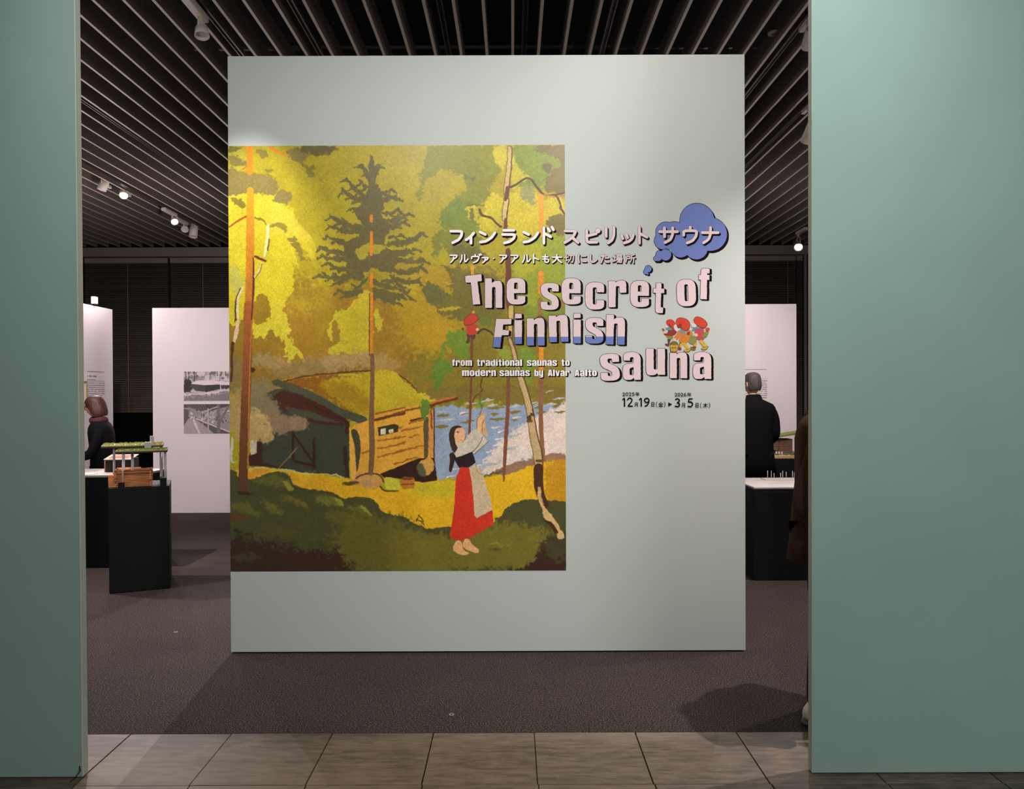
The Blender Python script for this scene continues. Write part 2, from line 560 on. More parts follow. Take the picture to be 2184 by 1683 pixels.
# in view, on the left track
p = at(222, 392, 9.35); spot(p, (-6.2, 9.0, 0.8), 'white cylinder track lamp on the left, leftmost of the row, tilted left', power=0, lit=False, railz=ZC, scale=1.25)
p = at(265, 410, 9.75); spot(p, (-3.9, 6.7, 0.9), 'lit white cylinder track lamp, second from the left green wall', power=150, cone=60, railz=ZC, scale=1.25)
p = at(371, 469, 10.9); spot(p, (-3.0, 8.5, 1.2), 'small lit bell-shaped lamp hanging from a box on the left track', 'bell', power=110, cone=50, box='driver', railz=ZC, scale=1.1)
p = at(395, 485, 11.45); spot(p, (-4.3, 9.0, 1.5), 'small unlit bell-shaped lamp between its two neighbours on the left track', 'bell', lit=False, box='driver', railz=ZC, scale=1.1)
p = at(413, 492, 11.75); spot(p, (-5.0, 11.0, 0.2), 'bright white cylinder lamp pointing down beside the title wall edge', lit=False, railz=ZC, scale=1.5)
p = at(430, 62, 5.2); spot(p, (-1.6, 4.4, 0.5), 'large cream bell-shaped lamp at the upper left, hanging from a long box', 'bell', lit=False, box='driver', railz=ZC, scale=1.0)
p = at(1703, 523, 12.3); spot(p, (3.2, 8.5, 0.6), 'lit round lamp facing the camera, low beside the right green wall', 'bell', power=110, cone=50, box='driver', railz=ZC, scale=1.5)
p = at(1726, 285, 6.9); spot(p, (2.4, 9.3, 1.6), 'white lamp half hidden behind the edge of the right green wall', 'can', power=60, cone=70, railz=ZC, scale=1.2)
# out of view: the lamps that light the title wall, panels and plinths
for (loc, tg, pw, cone, col, lab) in [
    ((-1.62, 3.25, 3.98), (-1.50, 4.36, 2.42), 75, 32, NEUT, 'white lamp above the left end of the title wall, just out of view'),
    ((-0.80, 1.20, 4.02), (-0.75, 4.36, 1.9), 64, 84, NEUT, 'white lamp in front of the left half of the title wall, just out of view'),
    ((0.67, 1.20, 4.02), (0.65, 4.36, 2.1), 84, 84, NEUT, 'white lamp in front of the right half of the title wall, just out of view'),
    ((0.85, 3.20, 4.02), (0.90, 4.36, 2.9), 11, 110, PINK, 'white lamp close above the right half of the title wall, just out of view'),
    ((2.25, 3.3, 4.0), (1.2, 3.9, 0.0), 200, 70, PINK, 'white lamp above the man in brown, just out of view'),
    ((-2.3, 3.9, 4.0), (-3.9, 9.6, 1.4), 370, 42, PINK, 'white lamp that lights the two photographs on the left'),
    ((-3.05, 4.95, 4.0), (-5.17, 9.2, 1.4), 80, 50, PINK, 'white lamp that lights the narrow text panel on the left'),
    ((2.1, 5.3, 4.0), (2.6, 9.4, 1.4), 230, 55, PINK, 'white lamp that lights the text panel on the right'),
    ((-4.9, 6.3, 4.0), (-2.6, 6.2, 0.2), 260, 60, PINK, 'white lamp to the left of the log cabin model'),
    ((-4.9, 4.5, 4.0), (-2.2, 4.9, 0.0), 210, 64, PINK, 'white lamp above the carpet left of the title wall'),
    ((3.0, 5.2, 4.0), (2.3, 6.4, 0.7), 80, 60, PINK, 'white lamp above the white site model on the right'),
    ((-2.05, 9.6, 4.0), (-2.0, 3.4, 0.0), 420, 36, PINK, 'white lamp behind the title wall that lights the stone tiles at the left'),
    ((4.4, 5.2, 4.0), (2.0, 4.9, 0.0), 170, 60, PINK, 'white lamp above the carpet right of the title wall'),
]:
    spot(loc, tg, lab, power=pw, cone=cone, color=col, railz=ZC)

# sprinkler disc above the right gap
r = empty('ceiling_sprinkler', (2.0, 5.72, ZC + 0.09), label='small round white ceiling disc half hidden above a fin on the right', cat='sprinkler')
b = MB(); b.cyl((0, 0, 0), (0, 0, 0.012), 0.045, 0.05, 24); b.build('rim', M['lamp_white'], r)
b = MB(); b.cyl((0, 0, -0.012), (0, 0, 0.001), 0.012, 0.02, 16); b.build('nozzle', M['beam'], r)
b = MB(); b.cyl((0, 0, 0.012), (0, 0, 0.9), 0.012, seg=8); b.build('drop_pipe', M['pipe'], r)

# ------------------------------------------------------------------ title wall
PY = 4.361
PX0, PX1, PZT = -1.645, 1.353, 3.471
wall_t = empty('title_wall', ((PX0 + PX1) / 2, PY, 0), label='tall pale mint freestanding wall carrying the painting and the exhibition title', cat='wall')
TW = wall_t.location.copy()


def tchild(o):
    o.parent = wall_t
    o.matrix_parent_inverse = Matrix.Translation(-TW)
    return o

b = MB(); b.box(PX0, PY, 0.008, PX1, PY + 0.10, PZT, bevel=0.0015)
tchild(b.build('wall_panel', M['mint']))
b = MB(); b.box(PX0 + 0.02, PY + 0.012, 0.0, PX1 - 0.02, PY + 0.09, 0.008)
tchild(b.build('shadow_gap', M['track_dark']))


def P2(px, py):
    v = at(px, py, PY)
    return v.x, v.z


class Canvas:
    def __init__(s, x0, y0, w, h, S, base):
        s.x0, s.y0, s.w, s.h, s.S = x0, y0, int(w * S), int(h * S), S
        s.a = np.zeros((s.h, s.w, 3), np.float32)
        s.a[:] = np.array(base, np.float32) / 255
        s.rs = np.random.RandomState(7)
        s.nx = s.noise(9) ; s.ny = s.noise(9)
        s.fx = s.noise(4) ; s.fy = s.noise(4)

    def noise(s, cell):
        """smooth value noise, cell in photo px, range -1..1"""
        c = cell * s.S
        gh, gw = int(s.h / c) + 4, int(s.w / c) + 4
        g = s.rs.uniform(-1, 1, (gh, gw)).astype(np.float32)
        yy = np.arange(s.h) / c; xx = np.arange(s.w) / c
        yi = yy.astype(int); xi = xx.astype(int)
        fy = (yy - yi); fx = (xx - xi)
        fy = (fy * fy * (3 - 2 * fy))[:, None].astype(np.float32); fx = (fx * fx * (3 - 2 * fx))[None, :].astype(np.float32)
        A = g[np.ix_(yi, xi)]; B = g[np.ix_(yi, xi + 1)]; C_ = g[np.ix_(yi + 1, xi)]; D = g[np.ix_(yi + 1, xi + 1)]
        return (A * (1 - fx) + B * fx) * (1 - fy) + (C_ * (1 - fx) + D * fx) * fy

    def win(s, x0, y0, x1, y1, rough=0):
        pad = 6 + rough * 2
        X0 = max(0, int((x0 - pad - s.x0) * s.S)); X1 = min(s.w, int((x1 + pad - s.x0) * s.S) + 1)
        Y0 = max(0, int((y0 - pad - s.y0) * s.S)); Y1 = min(s.h, int((y1 + pad - s.y0) * s.S) + 1)
        if X1 <= X0 or Y1 <= Y0: return None
        gx = (np.arange(X0, X1) / s.S + s.x0)[None, :].astype(np.float32) + np.zeros((Y1 - Y0, 1), np.float32)
        gy = (np.arange(Y0, Y1) / s.S + s.y0)[:, None].astype(np.float32) + np.zeros((1, X1 - X0), np.float32)
        if rough:
            sl = (slice(Y0, Y1), slice(X0, X1))
            gx = gx + rough * (0.55 * s.nx[sl] + 0.6 * s.fx[sl]); gy = gy + rough * (0.55 * s.ny[sl] + 0.6 * s.fy[sl])
        return (Y0, Y1, X0, X1), gx, gy

    def blend(s, box, d, col, soft, alpha, gy=None, col2=None, yr=None):
        Y0, Y1, X0, X1 = box
        m = np.clip(0.5 - d / (2 * soft), 0, 1)
        m = (m * m * (3 - 2 * m) * alpha)[..., None]
        c = np.array(col, np.float32) / 255
        if col2 is not None:
            t = np.clip((gy - yr[0]) / (yr[1] - yr[0]), 0, 1)[..., None]
            c = c * (1 - t) + np.array(col2, np.float32) / 255 * t
        s.a[Y0:Y1, X0:X1] = s.a[Y0:Y1, X0:X1] * (1 - m) + c * m

    def poly(s, pts, col, soft=0.9, rough=0, curve=True, alpha=1, col2=None, n=5):
        P = catmull(pts, True, n) if curve else [np.array(p, float) for p in pts]
        P = np.array(P, np.float32)
        r = s.win(P[:, 0].min(), P[:, 1].min(), P[:, 0].max(), P[:, 1].max(), rough + soft)
        if r is None: return
        box, gx, gy = r
        if not rough: pass
        d2 = np.full(gx.shape, 1e9, np.float32)
        ins = np.zeros(gx.shape, bool)
        for i in range(len(P)):
            ax, ay = P[i]; bx, by = P[(i + 1) % len(P)]
            ex, ey = bx - ax, by - ay
            L = ex * ex + ey * ey
            if L < 1e-9: continue
            t = np.clip(((gx - ax) * ex + (gy - ay) * ey) / L, 0, 1)
            dx = gx - ax - t * ex; dy = gy - ay - t * ey
            np.minimum(d2, dx * dx + dy * dy, out=d2)
            if ay != by:
                c = ((gy >= ay) != (gy >= by)) & (gx < ex * (gy - ay) / (by - ay) + ax)
                ins ^= c
        d = np.sqrt(d2); d[ins] *= -1
        s.blend(box, d, col, soft, alpha, gy, col2, (P[:, 1].min(), P[:, 1].max()))

    def line(s, pts, wd, col, soft=0.7, rough=0, curve=True, alpha=1, col2=None):
        """pts (x,y) with widths list or number"""
        ws = [wd] * len(pts) if not isinstance(wd, (list, tuple)) else list(wd)
        if curve and len(pts) > 2:
            P = catmull(pts, False, 5)
            W = np.interp(np.linspace(0, len(pts) - 1, len(P)), range(len(pts)), ws)
        else:
            P = [np.array(p[:2], float) for p in pts]; W = ws
        P = np.array(P, np.float32)
        mw = max(W)
        r = s.win(P[:, 0].min() - mw, P[:, 1].min() - mw, P[:, 0].max() + mw, P[:, 1].max() + mw, rough + soft)
        if r is None: return
        box, gx, gy = r
        d = np.full(gx.shape, 1e9, np.float32)
        for i in range(len(P) - 1):
            ax, ay = P[i]; bx, by = P[i + 1]
            ex, ey = bx - ax, by - ay
            L = max(ex * ex + ey * ey, 1e-6)
            t = np.clip(((gx - ax) * ex + (gy - ay) * ey) / L, 0, 1)
            dd = np.hypot(gx - ax - t * ex, gy - ay - t * ey) - (W[i] * (1 - t) + W[i + 1] * t) / 2
            np.minimum(d, dd, out=d)
        s.blend(box, d, col, soft, alpha, gy, col2, (P[:, 1].min(), P[:, 1].max()))

    def ell(s, cx, cy, rx, ry, col, soft=1.0, rough=0, alpha=1, rot=0):
        r = s.win(cx - max(rx, ry) , cy - max(rx, ry), cx + max(rx, ry), cy + max(rx, ry), rough + soft)
        if r is None: return
        box, gx, gy = r
        c, sn = math.cos(rot), math.sin(rot)
        u = (gx - cx) * c + (gy - cy) * sn; v = -(gx - cx) * sn + (gy - cy) * c
        k = np.sqrt((u / rx) ** 2 + (v / ry) ** 2)
        s.blend(box, (k - 1) * min(rx, ry), col, soft, alpha)

    def image(s, name, grain=0.06):
        a = s.a
        g = s.noise(0.9) * 0.5 + s.noise(1.8) * 0.5
        a = np.clip(a * (1 + grain * g[..., None]) , 0, 1)
        im = bpy.data.images.new(name, s.w, s.h)
        px = np.ones((s.h, s.w, 4), np.float32)
        px[..., :3] = a[::-1]
        im.pixels.foreach_set(px.ravel())
        im.update()
        im.pack()
        return im


def print_mat(name, im, rough=0.45, spec=0.35, gain=1.0):
    m = bpy.data.materials.new(name)
    m.use_nodes = True
    nt = m.node_tree
    bs = nt.nodes['Principled BSDF']
    t = nt.nodes.new('ShaderNodeTexImage')
    t.image = im
    mx = nt.nodes.new('ShaderNodeMixRGB'); mx.blend_type = 'MULTIPLY'; mx.inputs[0].default_value = 1
    mx.inputs[2].default_value = (gain, gain, gain, 1)
    nt.links.new(t.outputs[0], mx.inputs[1])
    nt.links.new(mx.outputs[0], bs.inputs['Base Color'])
    bs.inputs['Roughness'].default_value = rough
    bs.inputs['Specular IOR Level'].default_value = spec
    return m


def print_plane(name, x0, x1, z0, z1, y, th, material, edge, axis='y'):
    """thin printed sheet facing the camera (-Y), UV mapped; real thickness"""
    me = bpy.data.meshes.new(name)
    v = [(x0, y - th, z0), (x1, y - th, z0), (x1, y - th, z1), (x0, y - th, z1), (x0, y, z0), (x1, y, z0), (x1, y, z1), (x0, y, z1)]
    f = [(0, 1, 2, 3), (5, 4, 7, 6), (4, 0, 3, 7), (1, 5, 6, 2), (3, 2, 6, 7), (4, 5, 1, 0)]
    me.from_pydata(v, [], f)
    uv = me.uv_layers.new()
    for k, c in enumerate([(0, 0), (1, 0), (1, 1), (0, 1)]): uv.data[k].uv = c
    me.materials.append(material); me.materials.append(edge)
    for k in range(1, 6): me.polygons[k].material_index = 1
    return obj_from_mesh(name, me)

# ------------------------------------------------------------------ the printed painting (forest sauna by a lake)
def Zc(ox, oy, k):
    return lambda *p: [(ox + x / k, oy + y / k) for x, y in zip(p[::2], p[1::2])]
A2 = Zc(480, 300, 4.429)      # left upper quarter
A3 = Zc(840, 300, 4.429)      # right upper
A4 = Zc(480, 640, 4.429)      # left middle
A5 = Zc(840, 640, 4.429)      # right middle
A6 = Zc(480, 960, 5.747)      # left lower
A7 = Zc(840, 960, 5.747)      # right lower

cv = Canvas(489.5, 310.3, 716.5, 907.7, 1.6, (176, 158, 34))
_win = cv.win
def rect(p):
    return (p[0] - 0.0036 * (p[1] - 764), p[1] + 0.0036 * (p[0] - 847))
_poly, _line, _ell = cv.poly, cv.line, cv.ell
cv.poly = lambda pts, *a, **k: _poly([rect(p) for p in pts], *a, **k)
cv.line = lambda pts, *a, **k: _line([rect(p) for p in pts], *a, **k)
cv.ell = lambda x, y, *a, **k: _ell(*rect((x, y)), *a, **k)
yel, yel2, olv, dk = (206, 188, 52), (218, 194, 44), (112, 106, 52), (96, 88, 50)
# sky/forest ground tone
cv.poly([(480, 560), (700, 600), (860, 560), (1000, 640), (1215, 600), (1215, 830), (480, 830)], (160, 128, 34), soft=40, rough=6, col2=(140, 104, 40))
cv.poly([(610, 640), (760, 600), (860, 700), (840, 780), (620, 790)], (164, 124, 38), soft=22, rough=8)
cv.poly([(985, 560), (1090, 600), (1210, 640), (1210, 840), (900, 860), (880, 760)], (138, 120, 40), soft=24, rough=8)
cv.poly([(860, 600), (985, 590), (1000, 690), (930, 760), (850, 720)], (184, 146, 34), soft=18, rough=6)
for k in range(14):
    rr = random.Random(k)
    cv.ell(rr.uniform(600, 1000), rr.uniform(330, 700), rr.uniform(20, 60), rr.uniform(10, 40), (192, 172, 44) if k % 2 else (164, 142, 34), soft=14, rough=10, alpha=0.5)
# yellow foliage, upper left
cv.poly(A2(40, 120, 110, 70, 210, 160, 200, 250, 90, 270, 40, 240), (176, 164, 52), soft=2, rough=3)
cv.poly(A2(30, 470, 220, 500, 430, 560, 560, 600, 640, 640, 700, 760, 800, 880, 850, 960, 830, 1100, 800, 1120, 760, 1040, 700, 980, 650, 1010, 690, 1180, 640, 1160, 660, 1300, 620, 1440, 560, 1560, 540, 1720, 440, 1700, 430, 1520, 330, 1440, 270, 1560, 40, 1700), (206, 186, 44), soft=2.0, rough=5)
cv.poly(A2(40, 520, 430, 500, 560, 700, 500, 900, 300, 900, 200, 1100, 40, 1150), (214, 194, 52), soft=10, rough=6, alpha=.8)
cv.poly(A2(440, 600, 600, 640, 700, 780, 800, 900, 780, 960, 600, 880, 480, 900, 400, 760), (216, 192, 64), soft=4, rough=4, alpha=.8)
cv.poly(A2(60, 1180, 130, 1200, 180, 1320, 150, 1450, 60, 1400), (190, 184, 84), soft=3, rough=3, alpha=.9)
# hanging leaf sprays below
cv.poly(A4(430, 0, 560, 0, 560, 90, 600, 190, 625, 300, 600, 330, 660, 420, 700, 450, 745, 530, 760, 640, 745, 700, 712, 680, 720, 580, 690, 500, 650, 530, 620, 600, 585, 560, 560, 440, 500, 330, 430, 270, 400, 320, 370, 370, 330, 330, 270, 360, 270, 170, 310, 230, 380, 200, 450, 130), yel, soft=1.5, rough=5)
cv.poly(A4(1240, -20, 1370, -60, 1370, 500, 1200, 500, 1100, 480, 1010, 530, 975, 470, 1060, 400, 1030, 330, 990, 380, 960, 300, 1000, 180, 1040, 110, 1150, 90), (204, 182, 46), soft=1.5, rough=5)
cv.poly(A4(1010, 210, 1060, 200, 1080, 330, 1060, 400, 1010, 340), (158, 124, 40), soft=2, rough=3)
cv.poly(A4(1400, 110, 1450, 100, 1485, 200, 1460, 300, 1430, 240), (202, 182, 48), soft=1.5, rough=4)
# grey-brown pine pads
for pts in [A2(590, 100, 720, 60, 860, 40, 1040, 60, 1020, 110, 900, 140, 800, 150, 720, 210, 640, 180), A2(40, 270, 130, 270, 230, 310, 380, 310, 470, 360, 510, 430, 460, 510, 330, 500, 200, 500, 40, 500), A2(460, 540, 520, 470, 600, 480, 630, 530, 590, 590, 500, 580)]:
    cv.poly(pts, (140, 122, 66), soft=1.5, rough=3)
cv.poly(A2(720, 60, 1040, 50, 1000, 110, 880, 130, 740, 120), (104, 92, 48), soft=4, rough=4)
cv.poly(A2(40, 60, 170, 60, 120, 100, 60, 110), (120, 112, 50), soft=2, rough=3)
cv.poly(A2(300, 90, 350, 80, 410, 130, 370, 160, 310, 130), (136, 122, 50), soft=1.5, rough=2)
cv.poly(A2(50, 140, 130, 150, 210, 210, 140, 240, 50, 230), (130, 118, 56), soft=2, rough=3)
for pts in [A2(60, 540, 120, 540, 190, 590, 180, 640, 100, 600), A2(720, 210, 760, 220, 850, 320, 810, 350, 770, 280), A2(800, 240, 850, 230, 860, 270, 820, 280), A2(380, 260, 460, 280, 440, 310, 390, 290), A2(590, 930, 650, 905, 690, 930, 650, 955), A2(620, 970, 690, 960, 730, 1060, 760, 1120, 720, 1130, 690, 1060, 640, 1000)]:
    cv.poly(pts, (136, 122, 50), soft=1.2, rough=2)
cv.poly(A2(420, 800, 500, 765, 580, 800, 575, 865, 545, 830, 480, 800, 430, 820), (150, 132, 50), soft=1.5, rough=2)
cv.line(A2(290, 730, 360, 750, 400, 800), [5, 5, 2], (140, 124, 44), rough=2)
# green birch foliage, upper right
cv.poly(A3(330, 60, 560, 40, 990, 50, 1010, 200, 980, 330, 900, 420, 880, 520, 800, 600, 760, 640, 600, 600, 560, 540, 640, 500, 680, 430, 640, 330, 560, 300, 450, 270, 380, 330, 290, 400, 250, 560, 215, 500, 250, 400, 240, 310, 290, 250, 280, 180, 320, 120), (138, 136, 40), soft=1.6, rough=6)
cv.poly(A3(560, 560, 760, 600, 800, 760, 760, 860, 560, 830, 430, 810, 430, 700, 480, 640), (120, 134, 42), soft=2, rough=5)
cv.poly(A3(600, 820, 800, 900, 780, 1100, 560, 1100, 480, 1000, 380, 1100, 390, 900), (128, 128, 42), soft=3, rough=7)
cv.poly(A3(900, 480, 1020, 560, 1000, 800, 860, 860, 820, 760, 860, 640), (206, 188, 42), soft=2, rough=6)
cv.poly(A3(690, 620, 800, 640, 780, 700, 840, 760, 700, 740), (196, 178, 44), soft=2, rough=5)
cv.poly(A3(1140, 60, 1540, 60, 1600, 180, 1560, 300, 1440, 380, 1380, 470, 1280, 420, 1200, 480, 1120, 380, 1150, 240), (132, 144, 46), soft=2, rough=5)
cv.poly(A3(940, 60, 1060, 60, 1050, 240, 1000, 260, 960, 170), (200, 184, 50), soft=2, rough=4)
cv.poly(A3(1130, 120, 1180, 260, 1280, 340, 1240, 380, 1120, 460, 1115, 300), (198, 184, 48), soft=2, rough=4)
cv.poly(A3(1090, 500, 1360, 500, 1380, 900, 1180, 960, 1090, 900), (208, 186, 44), soft=2.5, rough=6)
cv.poly(A3(1400, 560, 1600, 560, 1620, 700, 1500, 720, 1440, 800, 1400, 760), (206, 186, 46), soft=2, rough=5)
cv.poly(A3(1200, 960, 1620, 900, 1640, 1400, 1440, 1600, 1200, 1550, 1120, 1300), (150, 158, 42), soft=4, rough=8)
cv.poly(A3(1120, 940, 1400, 960, 1340, 1200, 1200, 1300, 1120, 1200), (176, 172, 44), soft=3, rough=6)
cv.poly(A3(1240, 420, 1300, 430, 1340, 560, 1330, 600, 1240, 560, 1200, 500), (150, 150, 88), soft=3, rough=4)
cv.poly(A3(1330, 60, 1620, 50, 1620, 260, 1560, 200, 1470, 130, 1380, 110), (122, 106, 48), soft=2, rough=4)
cv.poly(A3(1450, 330, 1560, 240, 1620, 250, 1620, 490, 1500, 490, 1420, 470), (126, 110, 48), soft=1.5, rough=3)
cv.poly(A3(1400, 230, 1480, 210, 1500, 260, 1440, 300), (112, 100, 48), soft=1.5, rough=4)
cv.poly(A3(1460, 720, 1620, 700, 1620, 860, 1560, 900, 1460, 830), (128, 112, 52), soft=1.5, rough=4)
cv.poly(A3(540, 950, 700, 1000, 860, 1050, 800, 1140, 620, 1100), (112, 106, 48), soft=3, rough=5)
cv.poly(A3(290, 1340, 450, 1400, 560, 1500, 440, 1560, 300, 1500), (108, 104, 52), soft=2, rough=5)
cv.poly(A3(440, 1180, 700, 1230, 980, 1300, 1040, 1600, 900, 1700, 500, 1660, 390, 1550, 560, 1480, 480, 1340, 560, 1300), (120, 108, 46), soft=3, rough=6)
for pts in [A3(660, 310, 720, 340, 760, 320, 740, 380, 680, 360), A3(720, 640, 760, 700, 750, 780, 720, 720)]:
    cv.poly(pts, (110, 112, 44), soft=1.2, rough=4)
for pts in [A3(640, 1560, 560, 1600, 420, 1600, 500, 1560), A3(560, 1340, 500, 1350, 470, 1320)]:
    cv.poly(pts, (190, 160, 38), soft=1.2, rough=3)
# green hanging sprays, right middle
cv.poly(A5(520, 300, 640, 290, 700, 340, 720, 480, 680, 560, 600, 520, 500, 420, 460, 520, 430, 540, 440, 440, 480, 380), (118, 140, 46), soft=1.5, rough=5)
cv.poly(A5(400, 560, 520, 570, 560, 660, 480, 700, 460, 780, 400, 860, 390, 960, 330, 960, 310, 1110, 260, 1080, 270, 930, 220, 900, 330, 860, 380, 760, 340, 720), (104, 132, 46), soft=1.5, rough=5)
cv.poly(A5(1180, 440, 1260, 440, 1330, 520, 1300, 640, 1310, 860, 1290, 920, 1250, 780, 1200, 640, 1170, 540), (122, 142, 44), soft=1.5, rough=4)
cv.poly(A5(960, 460, 1090, 440, 1100, 560, 1080, 660, 1000, 560), (150, 156, 50), soft=2, rough=5)
cv.poly(A5(1260, 60, 1420, 40, 1600, 60, 1600, 130, 1440, 150, 1280, 240, 1250, 160), (126, 140, 48), soft=2, rough=5)
cv.poly(A5(820, 160, 930, 180, 940, 240, 820, 240), (110, 120, 46), soft=2, rough=4)
cv.poly(A5(780, 940, 840, 930, 850, 1000, 800, 1100, 780, 1060), (130, 150, 50), soft=1.5, rough=4)
cv.poly(A5(1120, 880, 1180, 880, 1170, 980, 1130, 960), (110, 116, 56), soft=1.5, rough=4)
# smoke
for x, y, rx, ry, c in [(700, 775, 60, 18, (168, 134, 88)), (760, 768, 70, 18, (184, 148, 96)), (640, 790, 60, 20, (150, 122, 74)), (590, 775, 30, 12, (172, 138, 90)), (820, 780, 40, 14, (176, 142, 76)), (560, 765, 25, 12, (160, 138, 92)),
                        (550, 835, 45, 30, (140, 120, 84)), (505, 800, 25, 40, (136, 116, 70)), (540, 880, 55, 45, (168, 140, 96)), (600, 900, 50, 30, (150, 122, 90)), (640, 900, 22, 18, (156, 128, 96)), (505, 880, 22, 50, (186, 150, 84)), (540, 915, 45, 24, (190, 156, 98)), (565, 880, 24, 20, (196, 162, 104))]:
    cv.ell(x, y, rx, ry, c, soft=7, rough=5, alpha=0.85)
# roof
cv.poly([(588, 818), (615, 806), (700, 797), (790, 790), (835, 789), (862, 812), (905, 848), (930, 842), (965, 848), (970, 852), (880, 872), (795, 896), (770, 884), (700, 850), (640, 824)], (196, 166, 36), soft=1, rough=1.2, n=3)
cv.poly([(600, 812), (700, 797), (770, 796), (690, 812), (700, 840), (760, 880), (700, 850), (640, 826)], (124, 70, 30), soft=5, rough=2, alpha=.8)
cv.poly([(660, 820), (720, 812), (790, 850), (780, 880), (720, 855)], (160, 120, 30), soft=9, rough=3, alpha=.7)
cv.poly([(800, 800), (850, 802), (890, 845), (860, 862), (800, 870)], (204, 178, 44), soft=9, rough=3, alpha=.8)
cv.line([(605, 812), (660, 800), (740, 793), (790, 790)], 2.5, (96, 56, 28), rough=1)
cv.line(A4(1080, 705, 1200, 700, 1290, 720), [3, 4, 2], (206, 180, 60), soft=1.5)
cv.line(A5(45, 700, 130, 760, 220, 850), 2.2, (100, 62, 26), rough=1)
cv.poly(A5(230, 880, 400, 860, 560, 860, 560, 900, 420, 920, 320, 950, 240, 930), (208, 184, 48), soft=1.2, rough=3)
cv.ell(905, 822, 5, 4, (160, 110, 50), rough=2)
# fascia and dark gable
cv.poly(A4(390, 880, 470, 840, 560, 830, 700, 880, 860, 950, 1000, 1040, 1130, 1130, 1180, 1240, 1170, 1600, 1180, 1680, 900, 1640, 700, 1620, 520, 1590, 300, 1560, 330, 1280, 420, 1180, 520, 1070, 430, 960), (66, 66, 52), soft=1, curve=False)
cv.poly(A4(440, 900, 540, 850, 700, 890, 850, 950, 1100, 1080, 1180, 1140, 1170, 1180, 1100, 1160, 780, 1040, 560, 1050, 470, 960), (76, 42, 32), soft=2, curve=False)
cv.poly(A4(360, 880, 470, 845, 560, 840, 440, 905, 400, 930), (76, 78, 58), soft=1, curve=False)
cv.poly(A4(560, 1000, 780, 1040, 1100, 1160, 1110, 1180, 780, 1140, 600, 1060), (78, 76, 60), soft=2, curve=False)
cv.line(A4(770, 1120, 900, 1150, 1100, 1170), 7, (74, 42, 32), soft=1.5)
cv.line(A4(1160, 1170, 1150, 1240), 9, (70, 40, 30), soft=1.5)
cv.poly(A4(440, 760, 490, 738, 560, 770, 720, 820, 900, 900, 1080, 1010, 1330, 1100, 1360, 1150, 1300, 1170, 1130, 1110, 940, 1000, 760, 910, 560, 830, 460, 800), (80, 80, 60), soft=1, curve=False)
cv.line(A4(560, 760, 700, 810), 2, (100, 60, 30), soft=1.5)
cv.line(A4(750, 960, 1000, 1075, 1160, 1150), 4, (66, 36, 30), soft=1.2)
# door outlines
cv.line(A4(640, 1230, 640, 1500), 5, (60, 34, 28), soft=1.5, curve=False)
cv.line(A4(840, 1300, 840, 1590), 6, (66, 36, 30), soft=1.5, curve=False)
cv.line(A4(650, 1270, 840, 1540), 4, (60, 34, 28), soft=1.5, curve=False)
cv.line(A4(660, 1520, 840, 1560), 5, (60, 34, 28), soft=1.5, curve=False)
cv.poly(A4(220, 1470, 320, 1300, 350, 1330, 350, 1530, 560, 1580, 220, 1560), (70, 38, 28), soft=2, curve=False)
cv.line(A4(680, 1390, 600, 1480, 490, 1600), [2, 3.5, 3], (134, 106, 66), soft=1)
cv.poly(A4(235, 1330, 295, 1290, 300, 1440, 240, 1460), (214, 196, 170), soft=1, curve=False)
cv.poly(A4(55, 1310, 80, 1320, 70, 1500, 110, 1520, 50, 1520), (206, 200, 176), soft=1)
# smoke in front of the gable
for x, y, rx, ry, c in [(562, 898, 38, 34, (160, 132, 94)), (535, 900, 36, 40, (190, 156, 100)), (600, 905, 34, 22, (146, 118, 90)), (636, 900, 20, 16, (152, 122, 96)), (575, 870, 22, 20, (136, 116, 88)), (560, 925, 24, 18, (192, 158, 100)), (650, 910, 8, 8, (160, 124, 92)), (548, 850, 26, 26, (132, 116, 86))]:
    cv.ell(x, y, rx, ry, c, soft=4, rough=4, alpha=0.92)
for pts in [A4(240, 1100, 330, 1090, 400, 1150, 430, 1220, 380, 1290), A4(250, 1010, 310, 1030, 330, 1100)]:
    cv.line(pts, 5, (214, 180, 108), soft=3, alpha=.7)
# lake
cv.poly([(925, 900), (925, 870), (960, 862), (1010, 872), (1080, 862), (1210, 858), (1210, 990), (1150, 985), (1060, 1008), (1030, 1010), (935, 1024), (924, 1000)], (150, 164, 186), soft=1.5, rough=2, curve=False)
cv.poly(A5(1080, 1260, 1240, 1160, 1400, 1070, 1500, 1020, 1640, 1000, 1640, 1500, 1380, 1480, 1200, 1520, 1060, 1600, 860, 1640, 840, 1560, 920, 1440), (226, 206, 192), soft=4, rough=3.5)
cv.poly(A5(400, 940, 700, 960, 760, 930, 1050, 960, 1200, 980, 1280, 940, 1480, 990, 1640, 940, 1640, 820, 400, 820), (130, 112, 46), soft=2, rough=4, alpha=.95)
for (x0, y0, x1, y1, w_) in [(400, 1090, 520, 1080, 7), (880, 1020, 1040, 1000, 7), (910, 1075, 990, 1065, 7), (630, 1155, 760, 1130, 6), (390, 1190, 520, 1185, 9), (900, 1120, 1060, 1110, 6), (1080, 1060, 1200, 1040, 7), (600, 1070, 700, 1060, 5), (1340, 1060, 1430, 1050, 8), (1520, 1050, 1620, 1045, 6), (480, 1130, 600, 1115, 3.5), (1100, 1130, 1170, 1125, 3.5), (1320, 1010, 1400, 1000, 6), (1500, 1000, 1560, 985, 4)]:
    cv.line(A5(x0, y0, (x0 + x1) / 2, (y0 + y1) / 2 + 6, x1, y1), [1, w_, 1], (134, 116, 48), soft=1, rough=1.2)
